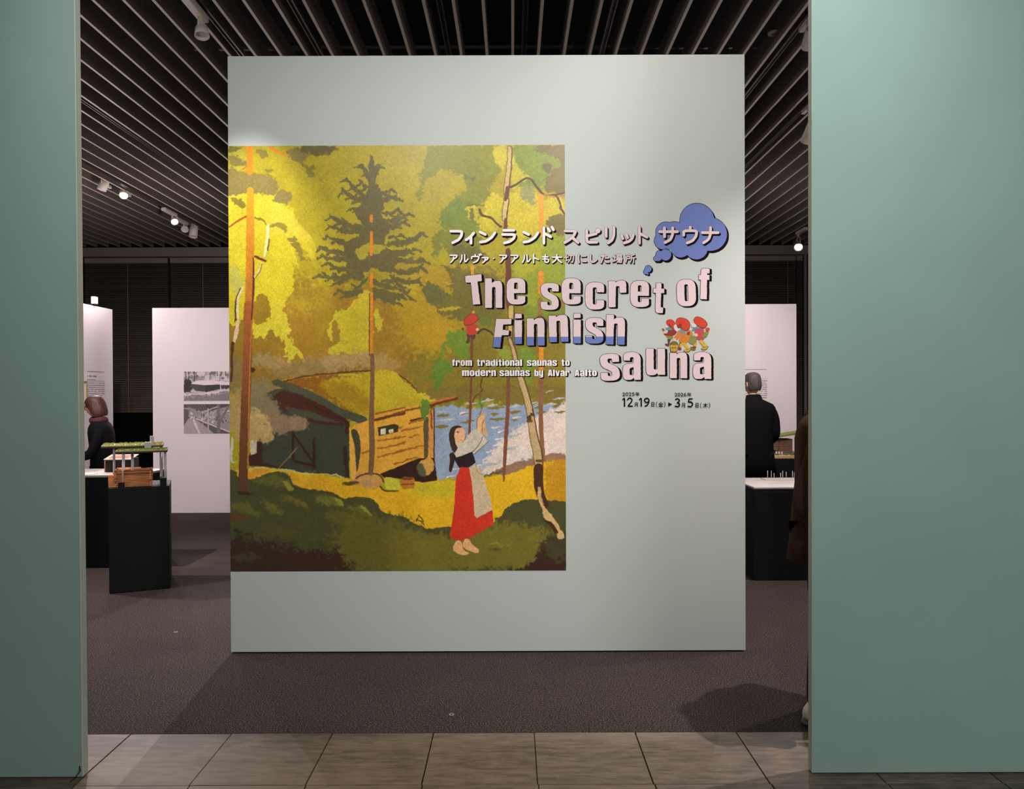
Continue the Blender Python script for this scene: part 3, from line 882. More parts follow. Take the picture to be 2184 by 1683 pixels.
for (x0, y0, x1, y1, w_) in [(820, 960, 950, 935, 6), (670, 985, 790, 965, 4), (870, 1000, 980, 985, 5), (390, 1060, 500, 1050, 6), (400, 1140, 600, 1120, 7), (1500, 930, 1620, 925, 4), (1430, 870, 1510, 852, 3), (1290, 975, 1350, 960, 3), (1420, 990, 1540, 975, 5), (1080, 1010, 1200, 990, 5)]:
    cv.line(A5(x0, y0, (x0 + x1) / 2, (y0 + y1) / 2 - 4, x1, y1), [1, w_, 1], (186, 190, 192), soft=1, rough=1)
for (x0, y0, x1, y1, w_) in [(620, 1070, 700, 1055, 4), (930, 1200, 1020, 1190, 4.5), (990, 1240, 1060, 1225, 4), (960, 1310, 1060, 1290, 4), (1130, 1110, 1200, 1095, 4), (840, 1500, 960, 1470, 4), (880, 1430, 980, 1400, 3), (500, 1670, 580, 1655, 5), (780, 1560, 900, 1540, 4), (940, 1370, 1030, 1350, 4), (560, 1590, 620, 1580, 3)]:
    cv.line(A5(x0, y0, x1, y1), [w_, 1], (226, 210, 204), soft=1, rough=1)
for (x0, y0, x1, y1, w_) in [(1080, 1290, 1200, 1250, 9), (1040, 1420, 1160, 1390, 8), (860, 1560, 1000, 1520, 11), (1080, 1200, 1180, 1170, 8)]:
    cv.line(A5(x0, y0, x1, y1), [w_, 2], (158, 172, 180), soft=3, rough=2, alpha=.8)
# far hill
cv.poly([(1030, 1018), (1060, 1000), (1105, 984), (1140, 975), (1180, 966), (1212, 972), (1212, 1000), (1150, 998), (1100, 1010), (1050, 1012), (1020, 1020), (985, 1022)], (152, 116, 92), soft=2, rough=1.5)
cv.poly([(1030, 1014), (1060, 1004), (1080, 1000), (1060, 1010), (1000, 1021)], (96, 84, 64), soft=2, rough=1)
# meadow
meadow = [(484, 1008), (520, 1000), (545, 997), (600, 1003), (640, 1006), (700, 1014), (745, 1022), (830, 1042), (880, 1028), (925, 1025), (968, 1024), (1000, 1022), (1060, 1014), (1100, 1006), (1140, 990), (1215, 985), (1215, 1080), (1150, 1075), (1080, 1105), (1060, 1130), (900, 1140), (800, 1110), (600, 1060), (484, 1060)]
cv.poly(meadow, (228, 178, 34), soft=1.2, rough=1.2, n=3)
cv.poly([(880, 1030), (960, 1026), (960, 1060), (880, 1050)], (204, 180, 44), soft=8)
cv.poly([(600, 1010), (745, 1028), (900, 1090), (780, 1062), (640, 1040)], (226, 164, 40), soft=9, rough=4, alpha=.7)
cv.poly([(1165, 990), (1212, 985), (1212, 1070), (1165, 1060)], (192, 136, 28), soft=6, rough=5, alpha=.8)
cv.poly(A6(300, 240, 420, 220, 560, 240, 400, 300, 300, 340), (226, 150, 50), soft=3, rough=1)
cv.line(A6(300, 230, 380, 212, 560, 225, 800, 245, 960, 280, 1150, 290, 1350, 300, 1450, 335), [5, 3, 2, 4, 3, 2, 4, 2], (206, 196, 120), soft=1.5, rough=1)
# orange log wall
cv.poly(A4(1230, 1170, 1360, 1170, 1420, 1060, 1700, 1010, 1900, 960), (226, 164, 60), soft=1, curve=False)
cv.poly([(756, 905), (795, 897), (800, 882), (860, 868), (905, 858), (917, 868), (922, 900), (926, 985), (890, 975), (860, 990), (806, 1010), (750, 1018), (746, 920)], (226, 164, 60), soft=1, curve=False)
cv.poly(A4(1170, 1250, 1200, 1240, 1240, 1500, 1230, 1680, 1190, 1660), (230, 172, 72), soft=1)
cv.poly(A4(1190, 1230, 1250, 1240, 1280, 1380, 1260, 1560, 1240, 1610, 1225, 1400), (74, 70, 48), soft=1)
cv.line(A4(1130, 1400, 1150, 1650), 9, (58, 42, 32), soft=2, curve=False)
cv.line(A4(1420, 1070, 1560, 1040, 1700, 1010), 3, (150, 90, 40), soft=1)
cv.line(A4(1420, 1125, 1560, 1090, 1690, 1065), 6, (110, 60, 30), soft=1.5)
for (xa, ya, xb, yb) in [(1440, 1330, 1700, 1280), (1440, 1400, 1690, 1350), (1290, 1440, 1360, 1420), (1440, 1480, 1700, 1410), (1560, 1230, 1680, 1190)]:
    cv.line(A4(xa, ya, xb, yb), 3, (170, 96, 40), soft=1.5, rough=1)
for (xa, ya, xb, yb) in [(70, 1230, 270, 1190), (0, 1300, 60, 1275), (0, 1370, 110, 1335), (0, 1440, 280, 1370), (150, 1160, 280, 1120), (0, 1540, 230, 1480), (150, 1290, 240, 1270)]:
    cv.line(A5(xa, ya, xb, yb), [3.5, 2], (164, 92, 34), soft=1.4, rough=1)
cv.line(A5(0, 1070, 150, 1030, 280, 1005), 4, (130, 76, 34), soft=1.5)
cv.line(A5(160, 1135, 220, 1120, 285, 1105), [5, 4, 2], (84, 56, 30), soft=1)
# eave beam on the right
cv.line(A5(330, 1000, 420, 960, 500, 940, 595, 925), [7, 9, 8, 5], (110, 58, 30), soft=1)
cv.line(A5(330, 975, 440, 940, 590, 905), [3, 5, 3], (196, 120, 50), soft=1.2)
# window
cv.poly(A4(1440, 1200, 1600, 1165, 1640, 1180, 1630, 1240, 1450, 1280), (66, 56, 36), soft=.8, curve=False)
cv.poly(A4(1465, 1215, 1515, 1205, 1515, 1262, 1465, 1268), (226, 216, 190), soft=.7, curve=False)
cv.poly(A4(1540, 1225, 1590, 1210, 1590, 1245, 1545, 1255), (220, 206, 160), soft=.8, curve=False)
# corner post
cv.poly(A5(280, 1160, 320, 1100, 330, 1180, 320, 1460, 290, 1500), (96, 82, 50), soft=1)
cv.poly(A5(320, 1050, 370, 1040, 380, 1200, 375, 1500, 330, 1520, 325, 1160), (214, 150, 76), soft=1)
cv.line(A5(345, 1040, 355, 1120, 350, 1200), 4, (150, 84, 40), soft=1, rough=1.5)
cv.line(A5(378, 1020, 380, 1300, 378, 1520, 395, 1680), [2, 2.5, 2, 4], (70, 34, 26), soft=.8)
cv.poly(A5(260, 930, 330, 950, 330, 1000, 300, 1120, 262, 1090), (104, 134, 48), soft=1.2, rough=3)
# dark underside and rock
cv.poly([(806, 1012), (850, 994), (895, 976), (925, 975), (932, 1024), (900, 1028), (860, 1020), (820, 1018)], (58, 34, 28), soft=1, curve=False)
cv.poly(A5(240, 1530, 330, 1480, 372, 1530, 370, 1600, 320, 1650, 250, 1630), (206, 156, 76), soft=1.2, rough=1)
cv.poly(A5(215, 1570, 260, 1540, 300, 1620, 290, 1660, 230, 1640), (92, 92, 64), soft=2)
cv.poly(A6(1600, 300, 1720, 270, 1900, 290, 1940, 380, 1880, 440, 1800, 480, 1680, 440, 1560, 400), (206, 150, 80), soft=1.5, rough=1)
cv.ell(783, 1029, 9, 9, (190, 146, 100), soft=4)
cv.line(A6(1600, 340, 1680, 300, 1800, 280, 1900, 310, 1945, 390), 3, (84, 66, 40), soft=1)
cv.poly(A6(1430, 400, 1600, 370, 1640, 400, 1500, 430), (96, 76, 40), soft=2)
cv.poly(A6(1960, 330, 2100, 350, 2140, 400, 2130, 480, 1980, 470), (206, 196, 60), soft=1)
cv.line(A6(1900, 440, 1960, 490, 2120, 500), [4, 5, 3], (96, 84, 40), soft=1.5)
# bucket
cv.poly(A7(75, 350, 130, 320, 240, 330, 255, 350, 245, 465, 100, 475), (190, 120, 50), soft=1, curve=False)
cv.ell(868.5, 1020, 13, 3.2, (120, 66, 34), soft=1)
cv.line(A7(90, 420, 240, 410), 1.6, (100, 56, 30), soft=1, curve=False)
# foreground banks
bank = A6(40, 230, 130, 250, 180, 330, 330, 345, 380, 330, 480, 290, 600, 265, 720, 270, 790, 330, 840, 410, 960, 460, 1150, 490, 1280, 500, 1400, 560, 1480, 590, 1600, 570, 1760, 580, 1860, 650, 1920, 740, 2050, 790, 2184, 800) + A7(60, 790, 130, 810, 230, 890, 330, 930, 440, 955, 700, 935, 900, 960, 1210, 900, 1240, 830, 1310, 800, 1400, 690, 1540, 620, 1680, 595, 1900, 610, 2120, 640) + [(1212, 1100), (1212, 1225), (484, 1225), (484, 990)]
cv.poly(bank, (78, 76, 42), soft=1.4, rough=1, n=3)
cv.poly(A7(0, 1000, 400, 1000, 800, 1020, 1240, 900, 1500, 900, 1800, 960, 1920, 1000, 1880, 1120, 1760, 1240, 1740, 1380, 1500, 1440, 1000, 1480, 0, 1490), (118, 110, 42), soft=9, rough=6)
cv.poly(A6(1400, 900, 2184, 860, 2184, 1500, 1550, 1500, 1400, 1300), (108, 100, 40), soft=14, rough=8, alpha=.8)
cv.poly(A6(60, 1060, 300, 1080, 800, 1180, 1300, 1240, 1500, 1400, 1520, 1520, 60, 1520), (62, 40, 30), soft=12, rough=8)
cv.poly(A6(40, 790, 200, 780, 300, 830, 120, 860), (104, 66, 34), soft=4, rough=3)
for pts, c in [(A6(90, 650, 250, 650, 420, 760, 380, 800, 200, 740, 90, 730), (110, 104, 42)), (A6(460, 620, 560, 640, 700, 760, 640, 780, 520, 720), (112, 108, 44)), (A6(340, 370, 520, 300, 700, 320, 790, 430, 560, 440), (104, 100, 46)), (A6(700, 560, 860, 570, 960, 620, 1010, 700, 900, 660, 740, 610), (120, 106, 44)),
               (A6(1120, 570, 1260, 560, 1400, 620, 1440, 670, 1380, 690, 1160, 640), (120, 116, 46)), (A6(1240, 780, 1500, 740, 1720, 800, 1700, 900, 1400, 900), (104, 94, 40)), (A6(1480, 690, 1660, 670, 1760, 740, 1790, 800, 1700, 780), (114, 110, 44)), (A6(440, 900, 700, 920, 860, 1000, 800, 1060, 500, 1000), (92, 80, 38)), (A6(80, 1300, 360, 1270, 420, 1320, 200, 1360), (74, 70, 42))]:
    cv.poly(pts, c, soft=5, rough=3, alpha=.85)
for pts in [A6(690, 380, 760, 380, 840, 470, 790, 490, 730, 430), A6(1300, 565, 1370, 580, 1450, 660, 1420, 680, 1370, 630), A6(1640, 680, 1710, 690, 1790, 790, 1770, 800, 1700, 740)]:
    cv.poly(pts, (150, 146, 52), soft=2, rough=1.5)
cv.poly(A7(1900, 1080, 2000, 1090, 2110, 1050, 2110, 1480, 1400, 1470, 1700, 1400, 1760, 1240), (62, 40, 32), soft=4, rough=4)
cv.poly(A7(1850, 1120, 2100, 1080, 2110, 1300, 1900, 1330), (72, 66, 40), soft=8, rough=5)
for p in [A7(270, 870, 300, 800), A7(340, 910, 330, 830), A7(280, 850, 330, 880), A7(300, 790, 345, 850), A7(350, 870, 370, 920)]:
    cv.line(p, 2, (84, 76, 34), soft=.8, rough=2, curve=False)
for p in [A7(1150, 1160, 1260, 1130, 1320, 1160), A7(1260, 1100, 1290, 1170, 1420, 1150), A7(1150, 1200, 1250, 1215, 1330, 1200)]:
    cv.line(p, [1, 4, 1], (140, 140, 50) if p[0][1] < 1168 else (88, 84, 34), soft=1.5, rough=2)
# left pine
cv.line([(534, 300), (534, 366)], 14, (232, 136, 36), soft=.8, curve=False)
cv.line([(535, 406), (534.5, 480), (534, 560), (532, 640), (531, 680)], [15, 17, 18, 17, 17], (236, 158, 38), soft=.8, col2=(176, 104, 44))
cv.line([(529.5, 650), (528, 760), (524, 860), (520, 960), (518, 1048)], [18, 20, 20, 20, 19], (164, 92, 44), soft=.8, col2=(100, 60, 42))
cv.line([(540, 640), (534, 750), (531, 860), (528, 1000)], [1, 1.5, 3, 2.5], (204, 124, 50), soft=1)
cv.line([(541, 548), (541, 610), (537, 680)], [2, 5, 3], (96, 52, 36), soft=1)
cv.line(A2(40, 815, 110, 765, 200, 715), [3, 4, 5], (176, 86, 36), soft=.8)
cv.line(A2(170, 268, 210, 240), 3, (196, 96, 36), soft=.8, curve=False)
cv.line(A2(430, 55, 500, 110, 580, 130), [5, 4, 3], (228, 120, 40), soft=.8)
cv.line(A2(290, 1090, 340, 1115, 385, 1135), [5, 5, 4], (110, 56, 38), soft=.7)
cv.line(A2(410, 800, 400, 920, 375, 1090), [6, 7, 4], (232, 218, 150), soft=.9)
cv.line(A2(420, 930, 415, 980, 405, 1030), 3, (120, 84, 40), soft=.9)
cv.line(A2(350, 1150, 330, 1220, 285, 1280), [3, 8, 5], (212, 192, 110), soft=.8)
cv.line(A2(350, 1160, 338, 1220, 290, 1290), 1.5, (110, 76, 40), soft=.8)
cv.line(A2(170, 1390, 125, 1460, 115, 1560, 125, 1680), [5, 7, 7, 3], (222, 202, 160), soft=.8)
cv.line(A2(150, 1390, 108, 1480, 98, 1590, 105, 1690), 2, (76, 50, 32), soft=.8)
cv.line(A4(125, 180, 110, 300, 85, 400), [5, 9, 4], (218, 184, 150), soft=1)
cv.line(A4(105, 0, 100, 130, 95, 200), 2, (80, 52, 34), soft=.8)
cv.line(A4(75, 400, 65, 500, 65, 620, 60, 760), [7, 5, 5, 4], (84, 52, 34), soft=1.2)
cv.poly(A4(245, 630, 290, 650, 255, 680), (70, 48, 36), soft=.8)
cv.poly(A6(160, 500, 280, 510, 340, 545, 180, 540), (64, 44, 30), soft=2)
# spruce
sp = (108, 98, 54)
core = A2(1375, 125, 1400, 170, 1408, 230, 1440, 240, 1455, 300, 1430, 340, 1425, 400, 1460, 440, 1500, 560, 1500, 640, 1470, 700, 1520, 760, 1560, 860, 1500, 920, 1560, 1040, 1640, 1080, 1600, 1200, 1480, 1230, 1380, 1200, 1300, 1300, 1200, 1300, 1140, 1200, 1160, 1120, 1120, 1060, 1140, 960, 1260, 900, 1300, 800, 1230, 680, 1280, 600, 1330, 500, 1360, 400, 1350, 300, 1360, 200)
cv.poly(core, sp, soft=.9, rough=2.5)
tw = random.Random(3)
def bough(x0, y0, x1, y1, w0=9, nt=5, s=1):
    cx, cy = (x0 + x1) / 2, (y0 + y1) / 2 + abs(x1 - x0) * 0.10
    cv.line([(x0, y0), (cx, cy), (x1, y1)], [w0, w0 * 1.15, 4], sp, soft=1.1, rough=3)
    for k in range(nt):
        t = 0.35 + 0.6 * k / max(1, nt - 1)
        bx = (1 - t) ** 2 * x0 + 2 * t * (1 - t) * cx + t * t * x1
        by = (1 - t) ** 2 * y0 + 2 * t * (1 - t) * cy + t * t * y1
        dx = math.copysign(1, x1 - x0)
        L = tw.uniform(10, 17) * s
        a = tw.uniform(.3, .9) if k % 2 else -tw.uniform(.2, .7)
        cv.line([(bx, by), (bx + dx * L * math.cos(a), by - L * math.sin(a) + 1)], [6.5 * s, 4 * s], sp, soft=1.1, rough=2.5, curve=False)
for (x0, y0, x1, y1) in [(788, 380, 771, 350), (795, 372, 806, 350), (785, 425, 738, 380), (785, 430, 731, 407), (800, 420, 845, 420), (800, 412, 838, 404), (790, 400, 770, 389),
                         (775, 485, 704, 460), (775, 492, 702, 480), (775, 450, 752, 444), (815, 470, 876, 455), (812, 480, 866, 474), (815, 455, 850, 448),
                         (770, 520, 696, 502), (765, 535, 682, 527), (760, 545, 684, 545), (830, 520, 904, 497), (835, 545, 905, 556), (830, 535, 888, 530), (830, 505, 858, 500),
                         (760, 575, 695, 560), (755, 585, 682, 586), (750, 590, 715, 604), (830, 575, 902, 570), (835, 590, 896, 600), (800, 600, 846, 612), (770, 600, 760, 620), (785, 590, 775, 602),
                         (770, 622, 722, 618), (772, 616, 735, 630), (815, 598, 850, 590), (800, 618, 860, 632), (820, 625, 850, 645), (840, 590, 880, 640)]:
    bough(x0, y0, x1, y1, 10 if abs(x1 - x0) > 40 else 6, 5 if abs(x1 - x0) > 40 else 3)
cv.poly(A2(1400, 1420, 1500, 1400, 1640, 1450, 1680, 1470, 1600, 1500, 1610, 1550, 1540, 1520, 1500, 1540, 1470, 1480, 1400, 1500), sp, soft=.9, rough=2)
for pts in [A2(1230, 1050, 1290, 990, 1370, 980, 1350, 1080, 1280, 1120), A2(1400, 980, 1530, 1000, 1430, 1070, 1400, 1060), A2(1300, 1250, 1350, 1235, 1330, 1290)]:
    cv.poly(pts, (172, 156, 46), soft=1, rough=2)
for (y0, y1) in [(457, 474), (492, 545), (580, 612), (622, 757)]:
    cv.line([(792.5, y0 + 3), (792, y1 - 3)], 6.5, (226, 138, 36), soft=.7, curve=False)
cv.line([(788, 625), (787.5, 757)], 2, (110, 72, 34), soft=.7, curve=False)
cv.line([(793.5, 757), (794, 800), (793, 860), (792, 900), (793, 960), (790, 1008)], [8, 9, 10, 11, 12, 11], (126, 92, 62), soft=.8)
# right-hand trunks
br = (124, 74, 50)
cv.line([(1007, 566), (1007, 590)], 6, (222, 150, 44), curve=False)
cv.line([(1009, 664), (1009, 672)], 5, (222, 150, 44), curve=False)
cv.line([(1006, 725), (1005, 800), (1003, 860), (1001, 925)], [6, 5, 5, 5], br, soft=.8)
cv.line([(1084, 790), (1083, 860), (1079, 930), (1075, 1000), (1074, 1026)], [7, 8, 8, 7, 2], (130, 80, 56), soft=.8)
cv.line([(1153.5, 414), (1154, 500)], 11, (232, 160, 36), soft=1, curve=False)
cv.line([(1153, 582), (1153, 622)], 12, (230, 146, 40), soft=1, curve=False)
cv.line([(1151, 640), (1152, 690)], 10, (150, 110, 62), soft=2, curve=False)
cv.line([(1154, 700), (1154, 800)], 10, (224, 142, 40), soft=1, curve=False)
cv.line([(1154, 805), (1153, 880), (1155, 940), (1160, 980)], [10, 10, 9, 6], (142, 96, 66), soft=.8)
# birch
def birch(pts, ws, c1=(206, 180, 124)):
    cv.line(pts, [w_ + 3.5 for w_ in ws], (92, 60, 36), soft=.8)
    cv.line([(x - .6, y) for x, y in pts], ws, c1, soft=1)
birch([(1087, 316), (1086, 350), (1082, 385), (1079, 410)], [7, 8, 9, 9], (206, 176, 106))
birch([(1080, 425), (1077, 450), (1076, 466)], [8, 9, 9], (212, 184, 116))
cv.line([(1082, 400), (1080, 415), (1077, 424)], [7, 9, 8], (104, 60, 34), soft=1.2)
cv.line([(1078, 468), (1078, 480), (1076, 492), (1082, 505)], [7, 8, 8, 9], (104, 58, 34), soft=1)
cv.line([(1083, 534), (1084, 580), (1082, 620), (1086, 652)], [11, 12, 10, 12], (112, 62, 36), soft=1)
birch([(1090, 655), (1090, 675), (1088, 700), (1087, 722)], [10, 10, 9, 7], (204, 176, 100))
birch([(1087, 722), (1093, 740), (1102, 775), (1112, 812), (1124, 850), (1133, 895), (1138, 930), (1145, 960), (1149, 990), (1148, 998)], [5, 7, 8, 11, 12, 13, 15, 17, 15, 15], (196, 168, 118))
for x, y in [(1130, 895), (1128, 890), (1134, 884)]: cv.ell(x, y, 4, 4, (90, 56, 34), rough=2)
cv.line(A5(1260, 1140, 1300, 1140), 5, (110, 80, 44), curve=False)
cv.line(A5(1350, 1515, 1400, 1515), 6, (110, 76, 48), curve=False)
cv.line([(1148, 998), (1148, 1030), (1153, 1055), (1163, 1076)], [20, 20, 17, 14], (76, 46, 32), soft=1)
cv.line([(1150, 1040), (1152, 1062), (1157, 1075)], [6, 7, 5], (198, 164, 104), soft=1.2)
cv.line(A7(1780, 500, 1770, 590, 1830, 700, 1880, 800, 1960, 880, 2000, 960, 2040, 1040), [5, 3, 8, 15, 12, 12, 15], (212, 176, 116), soft=1.2, rough=1.5)
cv.line(A7(1840, 860, 1920, 900, 1990, 1000), [3, 8, 8], (72, 42, 30), soft=1.2)
# twigs
tg_ = (92, 60, 34)
cv.line(A3(1090, 440, 1160, 410, 1240, 355, 1300, 370, 1350, 440, 1390, 490), 4.5, tg_, soft=.7)
cv.line(A3(1390, 490, 1440, 515, 1520, 510, 1620, 490), 3.5, tg_, soft=.7)
cv.line(A3(1420, 510, 1500, 525, 1620, 515), 3, (206, 120, 44), soft=.8)
cv.line(A3(1520, 510, 1560, 560, 1575, 640, 1610, 690), 4, tg_, soft=.7, rough=1)
cv.line(A3(810, 650, 830, 700, 920, 730, 970, 780, 1010, 810), 4.5, tg_, soft=.7)
cv.line(A3(690, 610, 760, 605, 850, 605), 2, (110, 92, 40), soft=.8, rough=1.5)
cv.line(A5(790, 310, 840, 270, 900, 290, 930, 320), 3.5, (66, 52, 34), soft=.7)
cv.line(A5(1330, 180, 1380, 150, 1430, 190, 1460, 260), 4, (92, 66, 40), soft=1)
cv.line(A5(1180, 660, 1120, 560), 2, (110, 76, 36))
cv.line(A5(890, 640, 840, 700, 820, 800, 830, 860, 770, 900, 740, 960), [2, 2.5, 2.5, 2, 2, 2], (100, 66, 32), soft=.8, rough=1.2)
cv.line(A5(820, 860, 810, 950, 830, 1000, 800, 1100), [2, 1.5, 1.5, 1.5], (100, 84, 40), soft=.8, rough=1)
cv.line(A5(580, 720, 620, 660, 700, 650), 1.6, (120, 90, 40), soft=.9, rough=2)
# ---- woman reaching for the branch
ink = (60, 44, 40)
cv.poly(A5(525, 1450, 575, 1440, 570, 1520, 540, 1615, 518, 1600, 530, 1520), (58, 40, 28), soft=.6)
cv.poly(A5(790, 1230, 830, 1270, 890, 1330, 880, 1350, 760, 1450, 745, 1440, 740, 1400), (206, 194, 172), soft=.7, curve=False)
cv.line(A5(890, 1330, 840, 1380, 755, 1452), 1, ink, soft=.5)
cv.poly(A5(830, 1060, 850, 1070, 845, 1130, 880, 1280, 830, 1260, 800, 1240), (226, 176, 126), soft=.7, curve=False)
cv.poly(A5(850, 1050, 862, 1090, 860, 1150, 885, 1290, 850, 1260, 835, 1200, 830, 1120), (222, 170, 120), soft=.7)
cv.poly(A5(838, 1055, 790, 1110, 780, 1210, 830, 1240, 835, 1150, 858, 1085), (230, 182, 134), soft=.7)
cv.line(A5(845, 1060, 800, 1100, 785, 1130, 782, 1200), 1, (110, 70, 40), soft=.5)
cv.line(A5(850, 1130, 832, 1180, 835, 1250), .9, (110, 70, 40), soft=.5)
cv.poly(A5(765, 1215, 830, 1265, 845, 1310, 780, 1390, 730, 1440, 590, 1485, 560, 1440, 560, 1390, 610, 1360, 680, 1310, 700, 1270), (210, 198, 176), soft=.7)
cv.line(A5(835, 1290, 810, 1350, 740, 1430, 590, 1485), 1, ink, soft=.5)
cv.poly(A5(555, 1430, 590, 1485, 740, 1430, 770, 1530, 700, 1580, 615, 1580, 570, 1500), (44, 32, 32), soft=.7, curve=False)
cv.poly(A5(590, 1200, 640, 1195, 680, 1250, 672, 1300, 660, 1330, 620, 1350, 590, 1365, 570, 1300, 575, 1230), (234, 180, 136), soft=.7)
cv.poly(A5(520, 1260, 545, 1200, 600, 1180, 640, 1195, 590, 1210, 570, 1260, 580, 1350, 600, 1390, 570, 1440, 540, 1390, 525, 1330), (66, 46, 30), soft=.7)
cv.line(A5(590, 1240, 612, 1238), 1.2, (90, 56, 36), soft=.5, curve=False)
cv.ell(840 + 603 / 4.429, 640 + 1247 / 4.429, 1.2, .8, (60, 40, 30), soft=.5)
cv.line(A5(625, 1318, 645, 1320), 1.3, (190, 90, 70), soft=.5, curve=False)
cv.line(A5(680, 1250, 668, 1310, 650, 1335), .8, (120, 76, 46), soft=.5)
cv.poly(A7(815, 200, 920, 205, 960, 360, 1000, 820, 1205, 725, 1220, 905, 1060, 1000, 880, 1100, 770, 1105, 685, 1060, 740, 640, 760, 350), (206, 56, 36), soft=.9, curve=False)
cv.poly(A7(920, 210, 1000, 170, 1045, 200, 1110, 360, 1180, 580, 1205, 730, 1010, 830, 985, 800, 975, 600, 950, 380), (206, 182, 146), soft=.9, curve=False)
cv.line(A7(1000, 170, 1020, 260, 1090, 300), 1, (150, 120, 90), soft=.8)
cv.poly(A7(800, 200, 1000, 150, 970, 60, 940, 20, 740, 110), (44, 32, 32), soft=.8, curve=False)
cv.poly(A7(765, 1110, 825, 1120, 850, 1220, 920, 1260, 830, 1285, 720, 1210), (232, 176, 116), soft=.8)
cv.poly(A7(860, 1095, 915, 1090, 960, 1150, 1040, 1220, 1000, 1260, 850, 1190), (232, 176, 116), soft=.8)

# noise tint over all, then upload
n1 = cv.noise(26) ; n2 = cv.noise(5)
cv.a *= (1 + 0.035 * n1 + 0.035 * n2)[..., None]
painting_im = cv.image('painting_print', grain=0.13)
xa, _z = P2(489.5, 764); xb, _z = P2(1206, 764)
_x, zt = P2(847, 310.3); _x, zb = P2(847, 1218)
pp = print_plane('printed_painting', PX0 + 0.0005, xb, zb, zt, PY, 0.0012, print_mat('painting_print', painting_im, 0.36, 0.35, 1.14), M['paper'])
# the sheet reaches the left edge of the wall
pp.data.uv_layers[0].data[0].uv = (0, 0)
tag(pp, 'large printed painting: woman in red skirt, birches and log sauna by a lake')
tchild(pp)

# ------------------------------------------------------------------ lettering and emblems (thin cut film on the wall)
MI = {'pink': mat('pink_white_film', (228, 204, 206), 0.5, noise=0.01, scale=30), 'white': mat('white_film', (250, 244, 240), 0.5, noise=0.01, scale=30),
      'blue': mat('blue_film', (104, 122, 186), 0.5, noise=0.02, scale=30), 'black': mat('black_film', (16, 12, 16), 0.8, spec=.1, noise=0.02, scale=30),
      'shade': mat('dark_purple_film', (34, 24, 28), 0.8, spec=.1, noise=0.02, scale=30)}
Lz = lambda x, y: (940 + x / 3.4125, 420 + y / 3.4125)
_zc = [0]


def film(contours, Y, holes=True):
    """flat filled shape(s) in wall coordinates from photo-pixel contours -> bmesh-ready verts/faces, via a 2D curve"""
    cu = bpy.data.curves.new('tmp', 'CURVE')
    cu.dimensions = '2D'; cu.fill_mode = 'FRONT'
    for c in contours:
        sp_ = cu.splines.new('POLY')
        sp_.points.add(len(c) - 1)
        for k, (x, y) in enumerate(c):
            X, Z = P2(x, y)
            sp_.points[k].co = (X, Z, 0, 1)
        sp_.use_cyclic_u = True
    o = bpy.data.objects.new('tmp', cu)
    me = bpy.data.meshes.new_from_object(o)
    bpy.data.objects.remove(o); bpy.data.curves.remove(cu)
    vs = [(v.co.x, Y, v.co.y) for v in me.vertices]
    fs = [tuple(p.vertices) for p in me.polygons]
    bpy.data.meshes.remove(me)
    return vs, fs


class Film:
    """a set of stacked flat films"""
    def __init__(s): s.v, s.f, s.m, s.mats = [], [], [], []
    def add(s, contours, depth, mname, clipz=None):
        vs, fs = film(contours, PY - depth)
        o = len(s.v)
        if mname not in s.mats: s.mats.append(mname)
        k = s.mats.index(mname)
        s.v += vs; s.f += [tuple(i + o for i in f) for f in fs]; s.m += [k] * len(fs)
    def build(s, name, label=None, clip=None):
        me = bpy.data.meshes.new(name)
        me.from_pydata(s.v, [], s.f)
        for m in s.mats: me.materials.append(MI[m])
        for p, k in zip(me.polygons, s.m): p.material_index = k
        bm = bmesh.new(); bm.from_mesh(me)
        if clip is not None:   # everything pink under this height is printed blue
            bmesh.ops.bisect_plane(bm, geom=bm.verts[:] + bm.edges[:] + bm.faces[:], plane_co=(0, 0, clip), plane_no=(0, 0, 1))
            me.materials.append(MI['blue'])
            kp = s.mats.index('pink')
            for f in bm.faces:
                if f.material_index == kp and f.calc_center_median().z < clip: f.material_index = len(s.mats)
        for f in bm.faces:
            f.normal_update()
            if f.normal.y > 0: f.normal_flip()
        bm.to_mesh(me); bm.free()
        o = obj_from_mesh(name, me)
        if label: o['label'] = label
        return tchild(o)


def rounded(pts):
    """[(x,y,r)] closed polygon with rounded corners"""
    out = []
    N = len(pts)
    for i in range(N):
        p = np.array(pts[i][:2], float); r = pts[i][2]
        a = np.array(pts[i - 1][:2], float) - p; b_ = np.array(pts[(i + 1) % N][:2], float) - p
        la, lb = np.linalg.norm(a), np.linalg.norm(b_)
        if r <= 0.5 or la < 1e-6 or lb < 1e-6:
            out.append(tuple(p)); continue
        ra, rb = min(r, la * .499), min(r, lb * .499)
        if r > 20: ra, rb = min(r * 1.15, la * .499), min(r * 1.25, lb * .499)
        p0 = p + a / la * ra; p2 = p + b_ / lb * rb
        n = 7 if r > 12 else 3
        for k in range(n + 1):
            t = k / n
            out.append(tuple((1 - t) ** 2 * p0 + 2 * t * (1 - t) * (p + 0.12 * (p - (p0 + p2) / 2)) + t * t * p2))
    return out


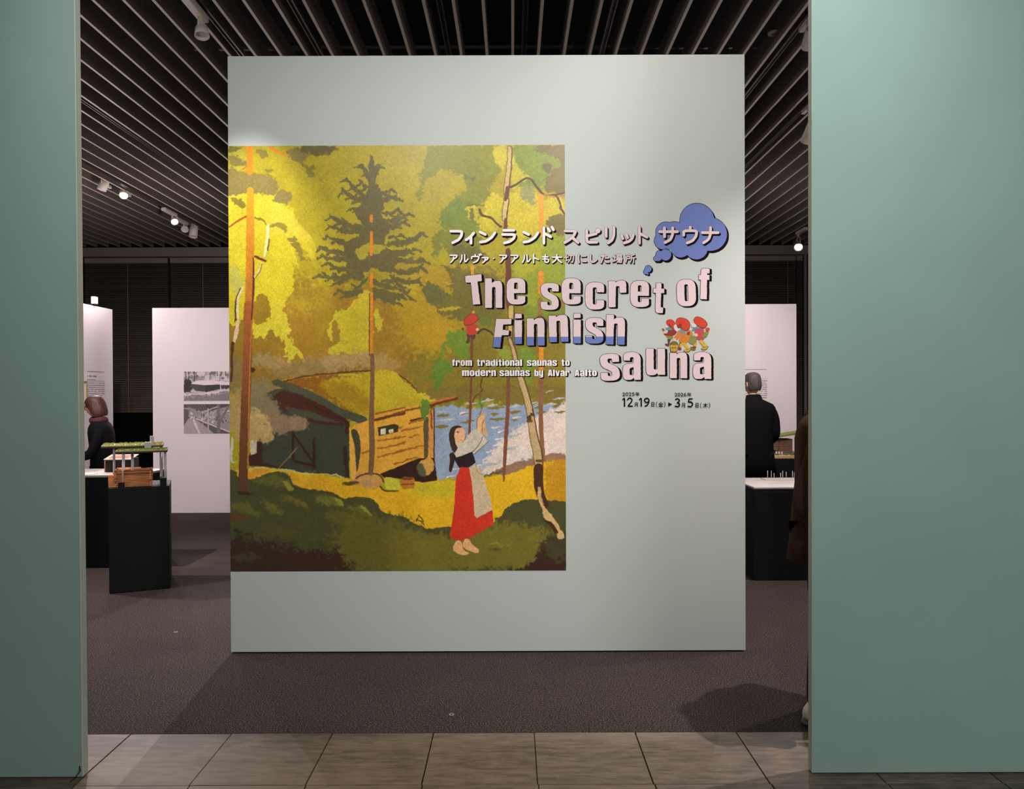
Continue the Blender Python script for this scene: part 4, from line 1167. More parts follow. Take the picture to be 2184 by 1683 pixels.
G = {}
G['o'] = [[(0, 0, 48), (100, 0, 48), (100, 150, 48), (0, 150, 48)], [(40, 28, 10), (60, 28, 10), (60, 122, 10), (40, 122, 10)]]
G['e'] = [[(0, 0, 48), (100, 0, 48), (100, 86, 3), (40, 86, 0), (40, 122, 8), (60, 122, 8), (60, 102, 0), (100, 102, 3), (100, 150, 45), (0, 150, 48)], [(40, 26, 10), (60, 26, 10), (60, 62, 0), (40, 62, 0)]]
G['s'] = [[(0, 0, 45), (100, 0, 42), (100, 47, 3), (63, 47, 0), (63, 27, 9), (39, 27, 9), (39, 48, 10), (100, 80, 30), (100, 150, 42), (0, 150, 42), (0, 104, 3), (37, 104, 0), (37, 124, 9), (60, 124, 9), (60, 100, 12), (0, 68, 30)]]
G['c'] = [[(0, 0, 48), (100, 0, 45), (100, 55, 3), (61, 55, 0), (61, 28, 9), (40, 28, 9), (40, 122, 9), (61, 122, 9), (61, 98, 0), (100, 98, 3), (100, 150, 45), (0, 150, 48)]]
G['r'] = [[(0, 4, 3), (38, 4, 3), (40, 12, 0), (58, 0, 12), (100, 0, 32), (100, 68, 3), (64, 70, 0), (62, 32, 8), (42, 32, 6), (40, 150, 3), (0, 150, 3)]]
G['n'] = [[(0, 2, 3), (38, 2, 3), (40, 12, 0), (56, 0, 10), (100, 0, 34), (100, 150, 3), (60, 150, 3), (60, 32, 9), (40, 32, 9), (40, 150, 3), (0, 150, 3)]]
G['h'] = [[(0, 0, 3), (39, 0, 3), (40, 24, 0), (56, 13, 10), (100, 13, 34), (100, 150, 3), (61, 150, 3), (61, 44, 9), (41, 44, 9), (40, 150, 3), (0, 150, 3)]]
G['u'] = [[(100 - x, 150 - y, r) for x, y, r in G['n'][0]]]
G['a'] = [[(4, 0, 42), (100, 0, 42), (100, 150, 3), (64, 150, 3), (62, 138, 3), (48, 150, 12), (0, 150, 36), (0, 66, 28), (60, 60, 10), (60, 27, 9), (40, 27, 9), (40, 46, 2), (4, 46, 3)], [(38, 88, 6), (60, 80, 6), (60, 124, 8), (38, 124, 8)]]
G['i'] = [[(0, 32, 3), (100, 32, 3), (97, 150, 3), (3, 150, 3)], [(6, 0, 8), (94, 0, 8), (96, 22, 3), (4, 24, 3)]]
G['t'] = [[(24, 0, 2), (72, 0, 2), (72, 28, 0), (100, 28, 2), (100, 50, 2), (72, 50, 0), (72, 122, 6), (94, 122, 2), (92, 150, 6), (24, 150, 22), (24, 50, 0), (0, 50, 2), (0, 28, 2), (24, 28, 0)]]
G['f'] = [[(18, 150, 2), (20, 56, 0), (0, 56, 2), (0, 32, 2), (20, 32, 0), (20, 0, 26), (98, 0, 6), (98, 24, 2), (76, 24, 6), (76, 32, 0), (98, 32, 2), (98, 56, 2), (76, 56, 0), (78, 150, 2)]]
G['T'] = [[(0, 8, 2), (98, 0, 2), (100, 34, 2), (74, 37, 0), (88, 148, 2), (44, 150, 2), (34, 41, 0), (2, 40, 2)]]
G['F'] = [[(14, 2, 2), (100, 0, 2), (98, 28, 2), (54, 30, 0), (52, 58, 0), (88, 60, 2), (86, 84, 2), (48, 86, 0), (42, 150, 2), (0, 148, 2)]]
G['m'] = [[(0, 2, 3), (26, 2, 3), (28, 10, 0), (36, 0, 8), (58, 0, 8), (64, 10, 0), (72, 0, 8), (100, 0, 20), (100, 150, 3), (73, 150, 3), (73, 34, 6), (63, 34, 6), (63, 150, 3), (37, 150, 3), (37, 34, 6), (27, 34, 6), (27, 150, 3), (0, 150, 3)]]
G['l'] = [[(0, -45, 3), (100, -45, 3), (100, 150, 3), (0, 150, 3)]]
G['I'] = [[(0, 0, 3), (100, 0, 3), (100, 150, 3), (0, 150, 3)]]
G['d'] = [[(60, -40, 3), (100, -40, 3), (100, 150, 3), (60, 150, 3), (60, 140, 0), (50, 150, 8), (0, 150, 40), (0, 0, 40), (50, 0, 8), (60, 10, 0)], [(40, 28, 8), (60, 28, 8), (60, 122, 8), (40, 122, 8)]]
G['b'] = [[(100 - x, y, r) for x, y, r in c] for c in G['d']]
G['y'] = [[(0, 0, 3), (38, 0, 3), (38, 118, 8), (60, 118, 8), (60, 0, 3), (100, 0, 3), (100, 190, 30), (10, 190, 8), (10, 164, 3), (60, 164, 8), (60, 142, 0), (48, 150, 8), (0, 150, 36)]]
G['v'] = [[(0, 0, 3), (36, 0, 3), (50, 92, 0), (64, 0, 3), (100, 0, 3), (72, 150, 3), (28, 150, 3)]]
G['A'] = [[(22, 0, 12), (78, 0, 12), (100, 150, 3), (62, 150, 3), (60, 116, 0), (42, 116, 0), (38, 150, 3), (0, 150, 3)], [(47, 40, 3), (54, 40, 3), (58, 88, 0), (43, 88, 0)]]


def glyph(ch, x0, y0, x1, y1, skew=0.0, rot=0.0, grow=0.0, dx=0, dy=0, jit=0):
    """contours in photo px of glyph ch boxed at zoom coords; grow in zoom px"""
    out = []
    rr = random.Random(hash((int(x0), int(y0))) % 999) if jit else None
    cx, cy = (x0 + x1) / 2, (y0 + y1) / 2
    for ci, c in enumerate(G[ch]):
        P = rounded(c)
        Q = []
        for x, y in P:
            X = x0 + (x1 - x0) * x / 100.0
            Y = y0 + (y1 - y0) * y / 150.0
            X += skew * (cy - Y)
            c_, s_ = math.cos(rot), math.sin(rot)
            Q.append((cx + (X - cx) * c_ - (Y - cy) * s_, cy + (X - cx) * s_ + (Y - cy) * c_))
        if jit:  # distressed edges
            R = []
            for k in range(len(Q)):
                a, b_ = Q[k], Q[(k + 1) % len(Q)]
                L = math.hypot(b_[0] - a[0], b_[1] - a[1])
                n = max(1, int(L / 9)) if L > 25 else 1
                for j in range(n):
                    t = j / n
                    jx, jy = (rr.uniform(-jit, jit), rr.uniform(-jit, jit)) if 0 < j else (0, 0)
                    R.append((a[0] + (b_[0] - a[0]) * t + jx, a[1] + (b_[1] - a[1]) * t + jy))
            Q = R
        if grow:
            ar = sum(Q[k][0] * Q[(k + 1) % len(Q)][1] - Q[(k + 1) % len(Q)][0] * Q[k][1] for k in range(len(Q)))
            sg = (1 if ar > 0 else -1) * (grow if (ci == 0 or ch == 'i') else -min(grow, 3))
            R = []
            N = len(Q)
            for k in range(N):
                a, p, b_ = np.array(Q[k - 1]), np.array(Q[k]), np.array(Q[(k + 1) % N])
                e1, e2 = p - a, b_ - p
                l1, l2 = np.linalg.norm(e1), np.linalg.norm(e2)
                if l1 < 1e-6 or l2 < 1e-6: continue
                n1 = np.array((e1[1], -e1[0])) / l1; n2 = np.array((e2[1], -e2[0])) / l2
                nn = n1 + n2
                q = max(0.5, (1 + n1 @ n2))
                R.append(tuple(p + sg * nn / q))
            Q = R
        out.append([Lz(x + dx, y + dy) for x, y in Q])
    return out


def letter(ch, x0, y0, x1, y1, label, face='pink', rot=0, skew=0, sh=(15, 8), clip=None, out=3.0, jit=1.1, ns=7, name='letter'):
    f = Film()
    for k in range(ns):
        t = (ns - k) / ns
        f.add(glyph(ch, x0, y0, x1, y1, skew, rot, grow=out * .8, dx=sh[0] * t, dy=sh[1] * t, jit=jit), 0.0016 + 0.00002 * k, 'black')
    f.add(glyph(ch, x0, y0, x1, y1, skew, rot, grow=out, jit=jit), 0.0020, 'black')
    f.add(glyph(ch, x0, y0, x1, y1, skew, rot, jit=jit), 0.0023, face)
    return f.build(name, label, clip)


BIG = [('T', 180, 563, 300, 785, -0.02), ('h', 322, 593, 448, 808, 0.0), ('e', 480, 590, 615, 783, 0.0),
       ('s', 728, 627, 858, 823, 0.0), ('e', 880, 592, 1018, 783, 0.0), ('c', 1052, 622, 1188, 820, 0.0), ('r', 1220, 608, 1350, 803, 0.0), ('e', 1380, 610, 1515, 802, 0.0), ('t', 1545, 627, 1625, 845, 0.03),
       ('o', 1718, 600, 1856, 796, -0.03), ('f', 1876, 520, 1956, 745, 0.02)]
for i, (ch, x0, y0, x1, y1, r) in enumerate(BIG):
    letter(ch, x0, y0, x1, y1, None, rot=r)
xz, blue_z = P2(*Lz(900, 1018))
FIN = [('F', 382, 886, 512, 1098, 0.035), ('i', 537, 850, 592, 1070, 0), ('n', 627, 882, 755, 1082, 0.0), ('n', 787, 860, 926, 1056, -0.03), ('i', 965, 848, 1020, 1066, 0.0), ('s', 1054, 880, 1183, 1068, 0.0), ('h', 1204, 858, 1340, 1075, 0.02)]
for (ch, x0, y0, x1, y1, r) in FIN:
    letter(ch, x0, y0, x1, y1, 'pink and blue capital, blue below the waterline' if ch == 'F' else 'pink letter with a blue foot', rot=r, clip=blue_z)
for (ch, x0, y0, x1, y1, r) in [('s', 1162, 1142, 1300, 1338, -0.05), ('a', 1325, 1130, 1455, 1332, 0.0), ('u', 1494, 1104, 1632, 1298, 0.0), ('n', 1667, 1132, 1793, 1320, 0.0), ('a', 1836, 1130, 1968, 1325, 0.0)]:
    letter(ch, x0, y0, x1, y1, None, rot=r)

# small subtitle
ADV = {'m': 1.5, 'i': .45, 'l': .45, 't': .75, 'f': .7, ' ': .6}
def small(text, x0, x1, y0, y1):
    tot = sum(ADV.get(c, 1.0) + .14 for c in text) - .14
    u = (x1 - x0) / tot
    f = Film(); x = x0
    for c in text:
        wd = ADV.get(c, 1.0) * u
        yy = y0
        if c in 'dbl': yy = y0 + (y1 - y0) * .23
        elif c in 'oeasrnmuyvc': yy = y0 + (y1 - y0) * .12
        g = 'l' if c == 'l' else c
        yb_ = y1
        for k in range(3):
            f.add(glyph(g, x, yy, x + wd, yb_, grow=2.2, dx=2.2 * (k + 1), dy=1.8 * (k + 1)), 0.0016 + 0.00003 * (2 - k), 'black')
        f.add(glyph(g, x, yy, x + wd, yb_, grow=1.6), 0.0019, 'black')
        f.add(glyph(g, x, yy, x + wd, yb_), 0.0022, 'white')
        x += wd + .14 * u
    return f.build('subtitle_word', 'small white word of the subtitle under the title')
for t_ in [('from', 82, 228, 1183, 1230), ('traditional', 262, 592, 1183, 1230), ('saunas', 627, 845, 1183, 1230), ('to', 877, 938, 1183, 1230),
           ('modern', 155, 402, 1256, 1304), ('saunas', 428, 648, 1256, 1304), ('by', 682, 745, 1256, 1304), ('Alvar', 780, 938, 1258, 1304), ('Aalto', 975, 1135, 1258, 1304)]:
    small(*t_)

# ---- brush-like stroke glyphs in a unit cell (x right, y down)
K = {
 'フ': [[(.06, .12), (.84, .12), (.8, .45), (.6, .75), (.2, .96)]],
 'ィ': [[(.85, .25), (.5, .55), (.12, .75)], [(.58, .5), (.58, 1)]],
 'ン': [[(.08, .18), (.38, .36)], [(.1, .92), (.4, .86), (.72, .6), (.92, .22)]],
 'ラ': [[(.18, .06), (.8, .06)], [(.1, .36), (.88, .36), (.8, .65), (.55, .88), (.22, .98)]],
 'ド': [[(.28, .02), (.28, 1)], [(.28, .36), (.72, .6)], [(.55, .08), (.65, .24)], [(.8, 0), (.9, .16)]],
 'ス': [[(.1, .1), (.8, .1), (.62, .48), (.38, .75), (.08, .95)], [(.55, .58), (.92, .95)]],
 'ピ': [[(.12, .05), (.12, .8), (.25, .94), (.85, .92)], [(.12, .48), (.8, .3)], [(.95, 0), (1.03, .06), (1.0, .16), (.9, .18), (.84, .1), (.88, .02), (.95, 0)]],
 'リ': [[(.15, .05), (.15, .58)], [(.8, 0), (.8, .5), (.65, .8), (.32, .98)]],
 'ッ': [[(.05, .42), (.15, .66)], [(.42, .36), (.52, .6)], [(.95, .4), (.85, .68), (.6, .88), (.25, .98)]],
 'ト': [[(.25, 0), (.25, 1)], [(.25, .38), (.8, .62)]],
 'サ': [[(.02, .28), (.98, .28)], [(.28, .04), (.28, .6)], [(.72, .04), (.72, .45), (.6, .78), (.3, .96)]],
 'ウ': [[(.5, 0), (.5, .2)], [(.08, .5), (.08, .22), (.92, .22), (.88, .55), (.65, .85), (.3, .98)]],
 'ナ': [[(.02, .34), (.98, .34)], [(.52, .02), (.52, .42), (.42, .75), (.1, .97)]],
 'ア': [[(.08, .12), (.9, .12), (.8, .35), (.58, .5)], [(.48, .34), (.44, .65), (.15, .96)]],
 'ル': [[(.28, .1), (.28, .55), (.08, .95)], [(.6, .05), (.6, .9), (.78, .82), (.98, .55)]],
 'ヴ': [[(.4, .05), (.4, .22)], [(.05, .5), (.05, .26), (.78, .26), (.74, .55), (.55, .84), (.22, .98)], [(.78, .02), (.86, .14)], [(.94, -.04), (1.02, .08)]],
 'ァ': [[(.15, .4), (.85, .4), (.72, .6), (.58, .68)], [(.48, .56), (.44, .8), (.2, 1)]],
 '・': [[(.5, .47), (.5, .5)]],
 'も': [[(.45, .02), (.35, .6), (.42, .92), (.68, .96), (.82, .8), (.8, .6)], [(.12, .3), (.72, .3)], [(.12, .56), (.68, .56)]],
 '大': [[(.04, .34), (.96, .34)], [(.5, .02), (.5, .34), (.36, .7), (.06, .98)], [(.5, .36), (.66, .7), (.96, .98)]],
 '切': [[(.02, .42), (.42, .32)], [(.2, .05), (.2, .78), (.42, .62)], [(.48, .14), (.94, .14), (.92, .6), (.84, .94), (.68, .9)], [(.68, .14), (.64, .55), (.38, .96)]],
 'に': [[(.12, .05), (.06, .5), (.14, .98)], [(.42, .22), (.9, .2)], [(.42, .62), (.5, .84), (.94, .84)]],
 'し': [[(.2, .04), (.18, .7), (.35, .95), (.62, .9), (.9, .66)]],
 'た': [[(.06, .22), (.62, .2)], [(.34, .02), (.26, .5), (.06, .98)], [(.54, .44), (.92, .42)], [(.5, .74), (.6, .92), (.96, .92)]],
 '場': [[(.02, .34), (.36, .34)], [(.2, .06), (.2, .78)], [(.02, .86), (.36, .72)], [(.5, .04), (.9, .04), (.9, .38), (.5, .38), (.5, .04)], [(.5, .2), (.9, .2)], [(.38, .52), (.98, .52)], [(.52, .52), (.36, .74)], [(.48, .64), (.94, .64), (.88, .96), (.76, .94)], [(.66, .66), (.46, .96)], [(.8, .66), (.64, .96)]],
 '所': [[(.04, .08), (.48, .08)], [(.12, .26), (.44, .26), (.44, .52), (.12, .52)], [(.12, .26), (.12, .6), (.03, .96)], [(.9, .04), (.6, .16), (.6, .6), (.48, .96)], [(.6, .42), (.98, .42)], [(.82, .42), (.82, 1)]],
 '年': [[(.3, 0), (.06, .32)], [(.26, .16), (.92, .16)], [(.26, .42), (.86, .42)], [(.26, .42), (.26, .68)], [(.02, .68), (.98, .68)], [(.6, .16), (.6, 1)]],
 '月': [[(.22, .04), (.22, .6), (.06, .98)], [(.22, .04), (.82, .04), (.82, .96), (.64, .94)], [(.22, .34), (.82, .34)], [(.22, .62), (.82, .62)]],
 '日': [[(.16, .04), (.16, .98)], [(.16, .04), (.84, .04), (.84, .98)], [(.16, .48), (.84, .48)], [(.16, .92), (.84, .92)]],
 '金': [[(.5, 0), (.3, .24), (.02, .4)], [(.5, 0), (.7, .24), (.98, .4)], [(.26, .4), (.74, .4)], [(.12, .6), (.88, .6)], [(.5, .4), (.5, .94)], [(.26, .68), (.34, .84)], [(.74, .68), (.66, .84)], [(.04, .96), (.96, .96)]],
 '木': [[(.04, .3), (.96, .3)], [(.5, 0), (.5, 1)], [(.48, .32), (.3, .66), (.04, .88)], [(.52, .32), (.7, .66), (.96, .88)]],
 '(': [[(.7, -.02), (.35, .3), (.35, .7), (.7, 1.02)]], ')': [[(.3, -.02), (.65, .3), (.65, .7), (.3, 1.02)]],
 '0': [[(.5, 0), (.85, .15), (.9, .5), (.85, .85), (.5, 1), (.15, .85), (.1, .5), (.15, .15), (.5, 0)]],
 '1': [[(.2, .18), (.58, .0), (.58, 1)]],
 '2': [[(.1, .22), (.25, .04), (.55, 0), (.86, .2), (.8, .45), (.1, 1), (.92, 1)]],
 '3': [[(.12, .1), (.45, 0), (.82, .12), (.84, .36), (.4, .48), (.86, .62), (.86, .88), (.5, 1), (.08, .9)]],
 '5': [[(.84, 0), (.24, 0), (.18, .44), (.5, .36), (.86, .5), (.9, .76), (.6, 1), (.1, .92)]],
 '6': [[(.8, .04), (.4, .12), (.12, .5), (.16, .85), (.5, 1), (.86, .86), (.88, .58), (.55, .42), (.16, .6)]],
 '9': [[(.86, .42), (.5, .58), (.14, .42), (.14, .14), (.5, 0), (.86, .14), (.88, .5), (.6, .9), (.24, .98)]],
}
SMOOTH = set('フィンラスピリッサウナアルヴァもにした0235691(')
def capsule(p0, p1, w_):
    a = math.atan2(p1[1] - p0[1], p1[0] - p0[0])
    out = []
    for k in range(7): t = a + PI / 2 + PI * k / 6; out.append((p0[0] + w_ / 2 * math.cos(t), p0[1] + w_ / 2 * math.sin(t)))
    for k in range(7): t = a - PI / 2 + PI * k / 6; out.append((p1[0] + w_ / 2 * math.cos(t), p1[1] + w_ / 2 * math.sin(t)))
    return out


def ribbon(pts, w_):
    """one closed contour along a polyline with round ends"""
    P = [np.array(p, float) for p in pts]
    Q = [P[0]]
    for p in P[1:]:
        if np.linalg.norm(p - Q[-1]) > 1e-3: Q.append(p)
    P = Q
    L, R = [], []
    for k in range(len(P)):
        d = P[min(k + 1, len(P) - 1)] - P[max(k - 1, 0)]
        d = d / (np.linalg.norm(d) + 1e-9)
        n = np.array((-d[1], d[0]))
        L.append(P[k] + n * w_ / 2); R.append(P[k] - n * w_ / 2)
    def cap(p, d):
        a = math.atan2(d[1], d[0])
        return [p + np.array((math.cos(a + PI / 2 - PI * k / 6), math.sin(a + PI / 2 - PI * k / 6))) * w_ / 2 for k in range(1, 6)]
    e = P[-1] - P[-2]; s0 = P[0] - P[1]
    return [tuple(q) for q in (L + cap(P[-1], e) + R[::-1] + cap(P[0], s0))]


def strokes(ch, x0, y0, x1, y1):
    res = []
    for st in K[ch]:
        pts = [(x0 + (x1 - x0) * a, y0 + (y1 - y0) * b_) for a, b_ in st]
        closed = len(st) > 3 and st[0] == st[-1]
        if len(pts) > 2 and ch in SMOOTH:
            # soften corners only a little
            out = [pts[0]]
            for k in range(1, len(pts) - 1):
                p, a, b_ = np.array(pts[k]), np.array(pts[k - 1]), np.array(pts[k + 1])
                q0 = p + (a - p) * .3; q2 = p + (b_ - p) * .3
                for j in range(5):
                    t = j / 4
                    out.append(tuple((1 - t) ** 2 * q0 + 2 * t * (1 - t) * p + t * t * q2))
            out.append(pts[-1]); pts = out
        res.append((pts, ch in SMOOTH))
    return res


def kana(ch, x0, y0, x1, y1, w_, face='white', shade='shade', sh=(10, 12), name='character', film_=None, ns=5, outline=3.0):
    f = film_ or Film()
    for i, (pts, smooth) in enumerate(strokes(ch, x0, y0, x1, y1)):
        segs = list(zip(pts[:-1], pts[1:]))
        def put(wd, dx, dy, depth, m):
            for j, (a, b_) in enumerate(segs):
                f.add([[Lz(x + dx, y + dy) for x, y in capsule(a, b_, wd)]], depth + 0.000004 * (i * 14 + j), m)
        if shade:
            for k in range(ns):
                t = (ns - k) / ns
                put(w_ + outline, sh[0] * t, sh[1] * t, 0.0014, shade) if k == 0 else put(w_ + outline, sh[0] * t, sh[1] * t, 0.0014 + 0.0002 * k, shade)
            put(w_ + outline, 0, 0, 0.0023, shade)
        put(w_, 0, 0, 0.0027, face)
    if film_: return
    return f.build(name)


Y0, Y1 = 232, 340
for ch, x0, x1 in [('フ', 66, 172), ('ィ', 176, 252), ('ン', 275, 405), ('ラ', 437, 555), ('ン', 592, 718), ('ド', 718, 832), ('ス', 893, 1008), ('ピ', 1050, 1150), ('リ', 1190, 1277), ('ッ', 1310, 1405), ('ト', 1420, 1520), ('サ', 1590, 1725), ('ウ', 1758, 1872), ('ナ', 1900, 2020)]:
    y0 = 215 if ch in 'ドトサウナリ' else 232
    pf = 'pink' if x0 > 880 else 'white'
    kana(ch, x0, y0 + 6, x1, Y1 - 2, 20, face=pf, shade='black' if x0 > 1500 else 'shade')
cells = 'アルヴァ・アアルトも大切にした場所'
xs = [95, 168, 258, 325, 385, 455, 538, 622, 692, 765, 845, 935, 1030, 1110, 1195, 1286, 1380]
for ch, cxx in zip(cells, xs):
    hw = 36 if ch in '大切場所ヴ' else 32
    kana(ch, cxx - hw, 418, cxx + hw, 480, 8 if ch in '切場所' else 10.5, face='pink' if cxx > 900 else 'white', sh=(6, 8), ns=3, outline=3.0)


def textline(items, w_, name='date_line', label=None):
    f = Film()
    for ch, x0, y0, x1, y1, ww in items:
        kana(ch, x0, y0, x1, y1, ww, face='black', shade=None, film_=f)
    return f, name, label


def run(text, x0, x1, y0, y1, w_):
    n = len(text); u = (x1 - x0) / n
    return [(c, x0 + k * u + u * .12, y0, x0 + (k + 1) * u - u * .12, y1, w_) for k, c in enumerate(text)]

it = run('2025', 1320, 1412, 1425, 1448, 4.8) + [('年', 1416, 1422, 1446, 1450, 3.6)]
it += run('2026', 1700, 1788, 1428, 1451, 4.8) + [('年', 1792, 1425, 1824, 1453, 3.6)]
f, n_, l_ = textline(it, 4, 'year_line')
f.build('year_line', 'small dark year numbers above the dates')
it = [('1', 1318, 1464, 1352, 1523, 9.5), ('2', 1356, 1464, 1398, 1523, 9.5), ('月', 1410, 1496, 1438, 1528, 4), ('1', 1440, 1464, 1474, 1523, 9.5), ('9', 1478, 1464, 1520, 1523, 9.5), ('日', 1530, 1494, 1556, 1526, 4.4), ('(', 1562, 1492, 1578, 1530, 4), ('金', 1584, 1494, 1618, 1528, 3.8), (')', 1622, 1492, 1638, 1530, 4),
      ('3', 1704, 1468, 1742, 1528, 9.5), ('月', 1752, 1500, 1782, 1532, 4), ('5', 1796, 1470, 1836, 1528, 9.5), ('日', 1852, 1500, 1878, 1532, 4.4), ('(', 1884, 1500, 1900, 1536, 4), ('木', 1908, 1500, 1944, 1534, 4), (')', 1948, 1500, 1964, 1536, 4)]
f, n_, l_ = textline(it, 4)
f.add([[Lz(*p) for p in [(1656, 1495), (1684, 1510), (1656, 1526)]]], 0.0022, 'black')
f.build('date_line', 'dark opening and closing dates joined by a black triangle')

# ---- thought cloud
def cloud(circs, fill, name, label, sh=(12, 14)):
    f = Film()
    def c(cx, cy, r): return [Lz(cx + r * math.cos(2 * PI * k / 40), cy + r * math.sin(2 * PI * k / 40)) for k in range(40)]
    for i, (cx, cy, r) in enumerate(circs):
        for k in range(3): f.add([c(cx + sh[0] * (3 - k) / 3, cy + sh[1] * (3 - k) / 3, r + 2)], 0.0003 + 0.00004 * k + 0.000004 * i, 'black')
    for i, (cx, cy, r) in enumerate(circs): f.add([c(cx, cy, r + 2.5)], 0.0006 + 0.000005 * i, 'black')
    for i, (cx, cy, r) in enumerate(circs): f.add([c(cx, cy, r - 1)], 0.0008 + 0.000005 * i, 'blue')
    for i, q in enumerate(fill): f.add([[Lz(*p) for p in q]], 0.0009 + 0.00001 * i, 'blue')
    return f.build(name, label)
cloud([(1865, 172, 126), (1640, 258, 76), (1615, 320, 62), (1962, 272, 122), (1745, 372, 70), (1860, 372, 84), (1700, 270, 90), (1850, 280, 110), (1636, 422, 42), (1583, 442, 26), (1566, 450, 18), (1590, 415, 24)],
      [[(1640, 200), (1960, 170), (2060, 300), (1900, 420), (1760, 420), (1600, 360), (1570, 300)]], 'thought_cloud', 'blue thought cloud with a black shadow behind three characters')
cloud([(1510, 524, 25), (1492, 546, 17), (1506, 560, 8)], [], 'thought_bubble', 'small blue bubble under the thought cloud', sh=(9, 9))

# ---- little printed gnomes with red caps
GC = {'red': (206, 60, 34), 'dred': (140, 44, 34), 'orange': (206, 126, 44), 'gold': (214, 168, 50), 'green': (132, 136, 66), 'rose': (186, 72, 76), 'skin': (232, 190, 160), 'beard': (214, 210, 214), 'scarf': (112, 138, 146), 'brown': (90, 62, 40), 'lolive': (120, 108, 40)}
for k_, c_ in GC.items(): MI[k_] = mat('print_' + k_, c_, 0.55, noise=0.06, scale=60)
Gz = lambda x, y: (1380 + x / 13.65, 660 + y / 13.65)
def figure(shapes, name, label, mp, base=0.0008):
    f = Film()
    for i, (m, pts, cv_) in enumerate(shapes):
        P = catmull([(pts[k], pts[k + 1]) for k in range(0, len(pts), 2)], True, 5) if cv_ else [(pts[k], pts[k + 1]) for k in range(0, len(pts), 2)]
        f.add([[mp(*p) for p in P]], base + 0.00008 * i, m)
    return f.build(name, label)
figure([('brown', (600, 860, 700, 860, 660, 960, 640, 1060, 600, 1080, 525, 1040, 540, 990, 600, 1000), 1), ('green', (560, 760, 730, 720, 760, 840, 700, 870, 600, 850), 1), ('dred', (620, 590, 700, 560, 860, 640, 780, 760, 560, 770, 480, 710, 590, 690), 1), ('skin', (470, 640, 530, 630, 550, 670, 490, 690), 1), ('lolive', (430, 560, 480, 560, 520, 620, 460, 640), 1), ('beard', (540, 430, 590, 480, 590, 540, 540, 510), 1), ('scarf', (540, 560, 640, 520, 740, 600, 600, 600), 1), ('red', (560, 340, 620, 295, 720, 295, 800, 360, 830, 440, 780, 570, 700, 540, 620, 480, 570, 430), 1), ('dred', (640, 410, 690, 480, 760, 570, 700, 540, 630, 480), 1)], 'printed_gnome', 'printed gnome at the front, maroon coat', Gz)
figure([('brown', (950, 960, 1010, 960, 990, 1100, 930, 1180, 900, 1150), 1), ('gold', (960, 1000, 1040, 980, 990, 1110, 940, 1090), 1), ('gold', (1030, 990, 1120, 980, 1210, 1090, 1200, 1150, 1130, 1120), 1), ('lolive', (1060, 1180, 1200, 1150, 1275, 1090, 1280, 1180, 1190, 1245, 1080, 1225), 1), ('gold', (1070, 1190, 1200, 1170, 1260, 1110, 1240, 1190, 1170, 1225, 1090, 1215), 1), ('dred', (920, 1100, 990, 1120, 990, 1180, 930, 1180), 1),
        ('orange', (980, 700, 1130, 690, 1240, 760, 1250, 900, 1190, 950, 1060, 980, 930, 930, 960, 800), 1), ('orange', (900, 620, 970, 640, 950, 780, 920, 850, 850, 870, 780, 820, 860, 720), 1), ('orange', (1160, 620, 1240, 600, 1330, 700, 1300, 740, 1180, 740), 1), ('dred', (1160, 680, 1240, 650, 1230, 740, 1170, 740), 1), ('skin', (760, 850, 830, 850, 830, 920, 760, 930), 1), ('beard', (790, 460, 850, 440, 900, 540, 980, 560, 860, 640, 780, 540), 1), ('scarf', (960, 590, 1080, 600, 1120, 660, 1070, 700, 990, 690), 1),
        ('brown', (840, 330, 900, 250, 1000, 235, 1150, 280, 1240, 380, 1250, 500, 1210, 590, 1140, 620, 1060, 610, 990, 550, 900, 550, 860, 480), 1), ('red', (855, 340, 910, 262, 1000, 248, 1140, 290, 1225, 380, 1235, 500, 1190, 580, 1110, 605, 1050, 590, 1010, 540, 920, 530, 870, 480), 1), ('dred', (940, 430, 1000, 420, 1000, 530, 930, 540, 890, 480), 1)], 'printed_gnome', 'printed gnome in the middle, orange coat, bucket in hand', Gz, 0.0016)
figure([('brown', (670, 980, 780, 925, 895, 980, 885, 1150, 860, 1235, 700, 1235, 670, 1120), 1), ('gold', (685, 1040, 880, 1040, 870, 1150, 845, 1225, 715, 1225, 690, 1150), 1), ('lolive', (700, 960, 780, 940, 870, 970, 860, 1030, 760, 1040, 700, 1020), 1), ('brown', (690, 1110, 875, 1110, 872, 1128, 692, 1128), 0), ('brown', (745, 1045, 757, 1045, 757, 1225, 745, 1225), 0), ('brown', (810, 1045, 822, 1045, 822, 1225, 810, 1225), 0)], 'printed_bucket', 'printed yellow wooden bucket', Gz, 0.0032)
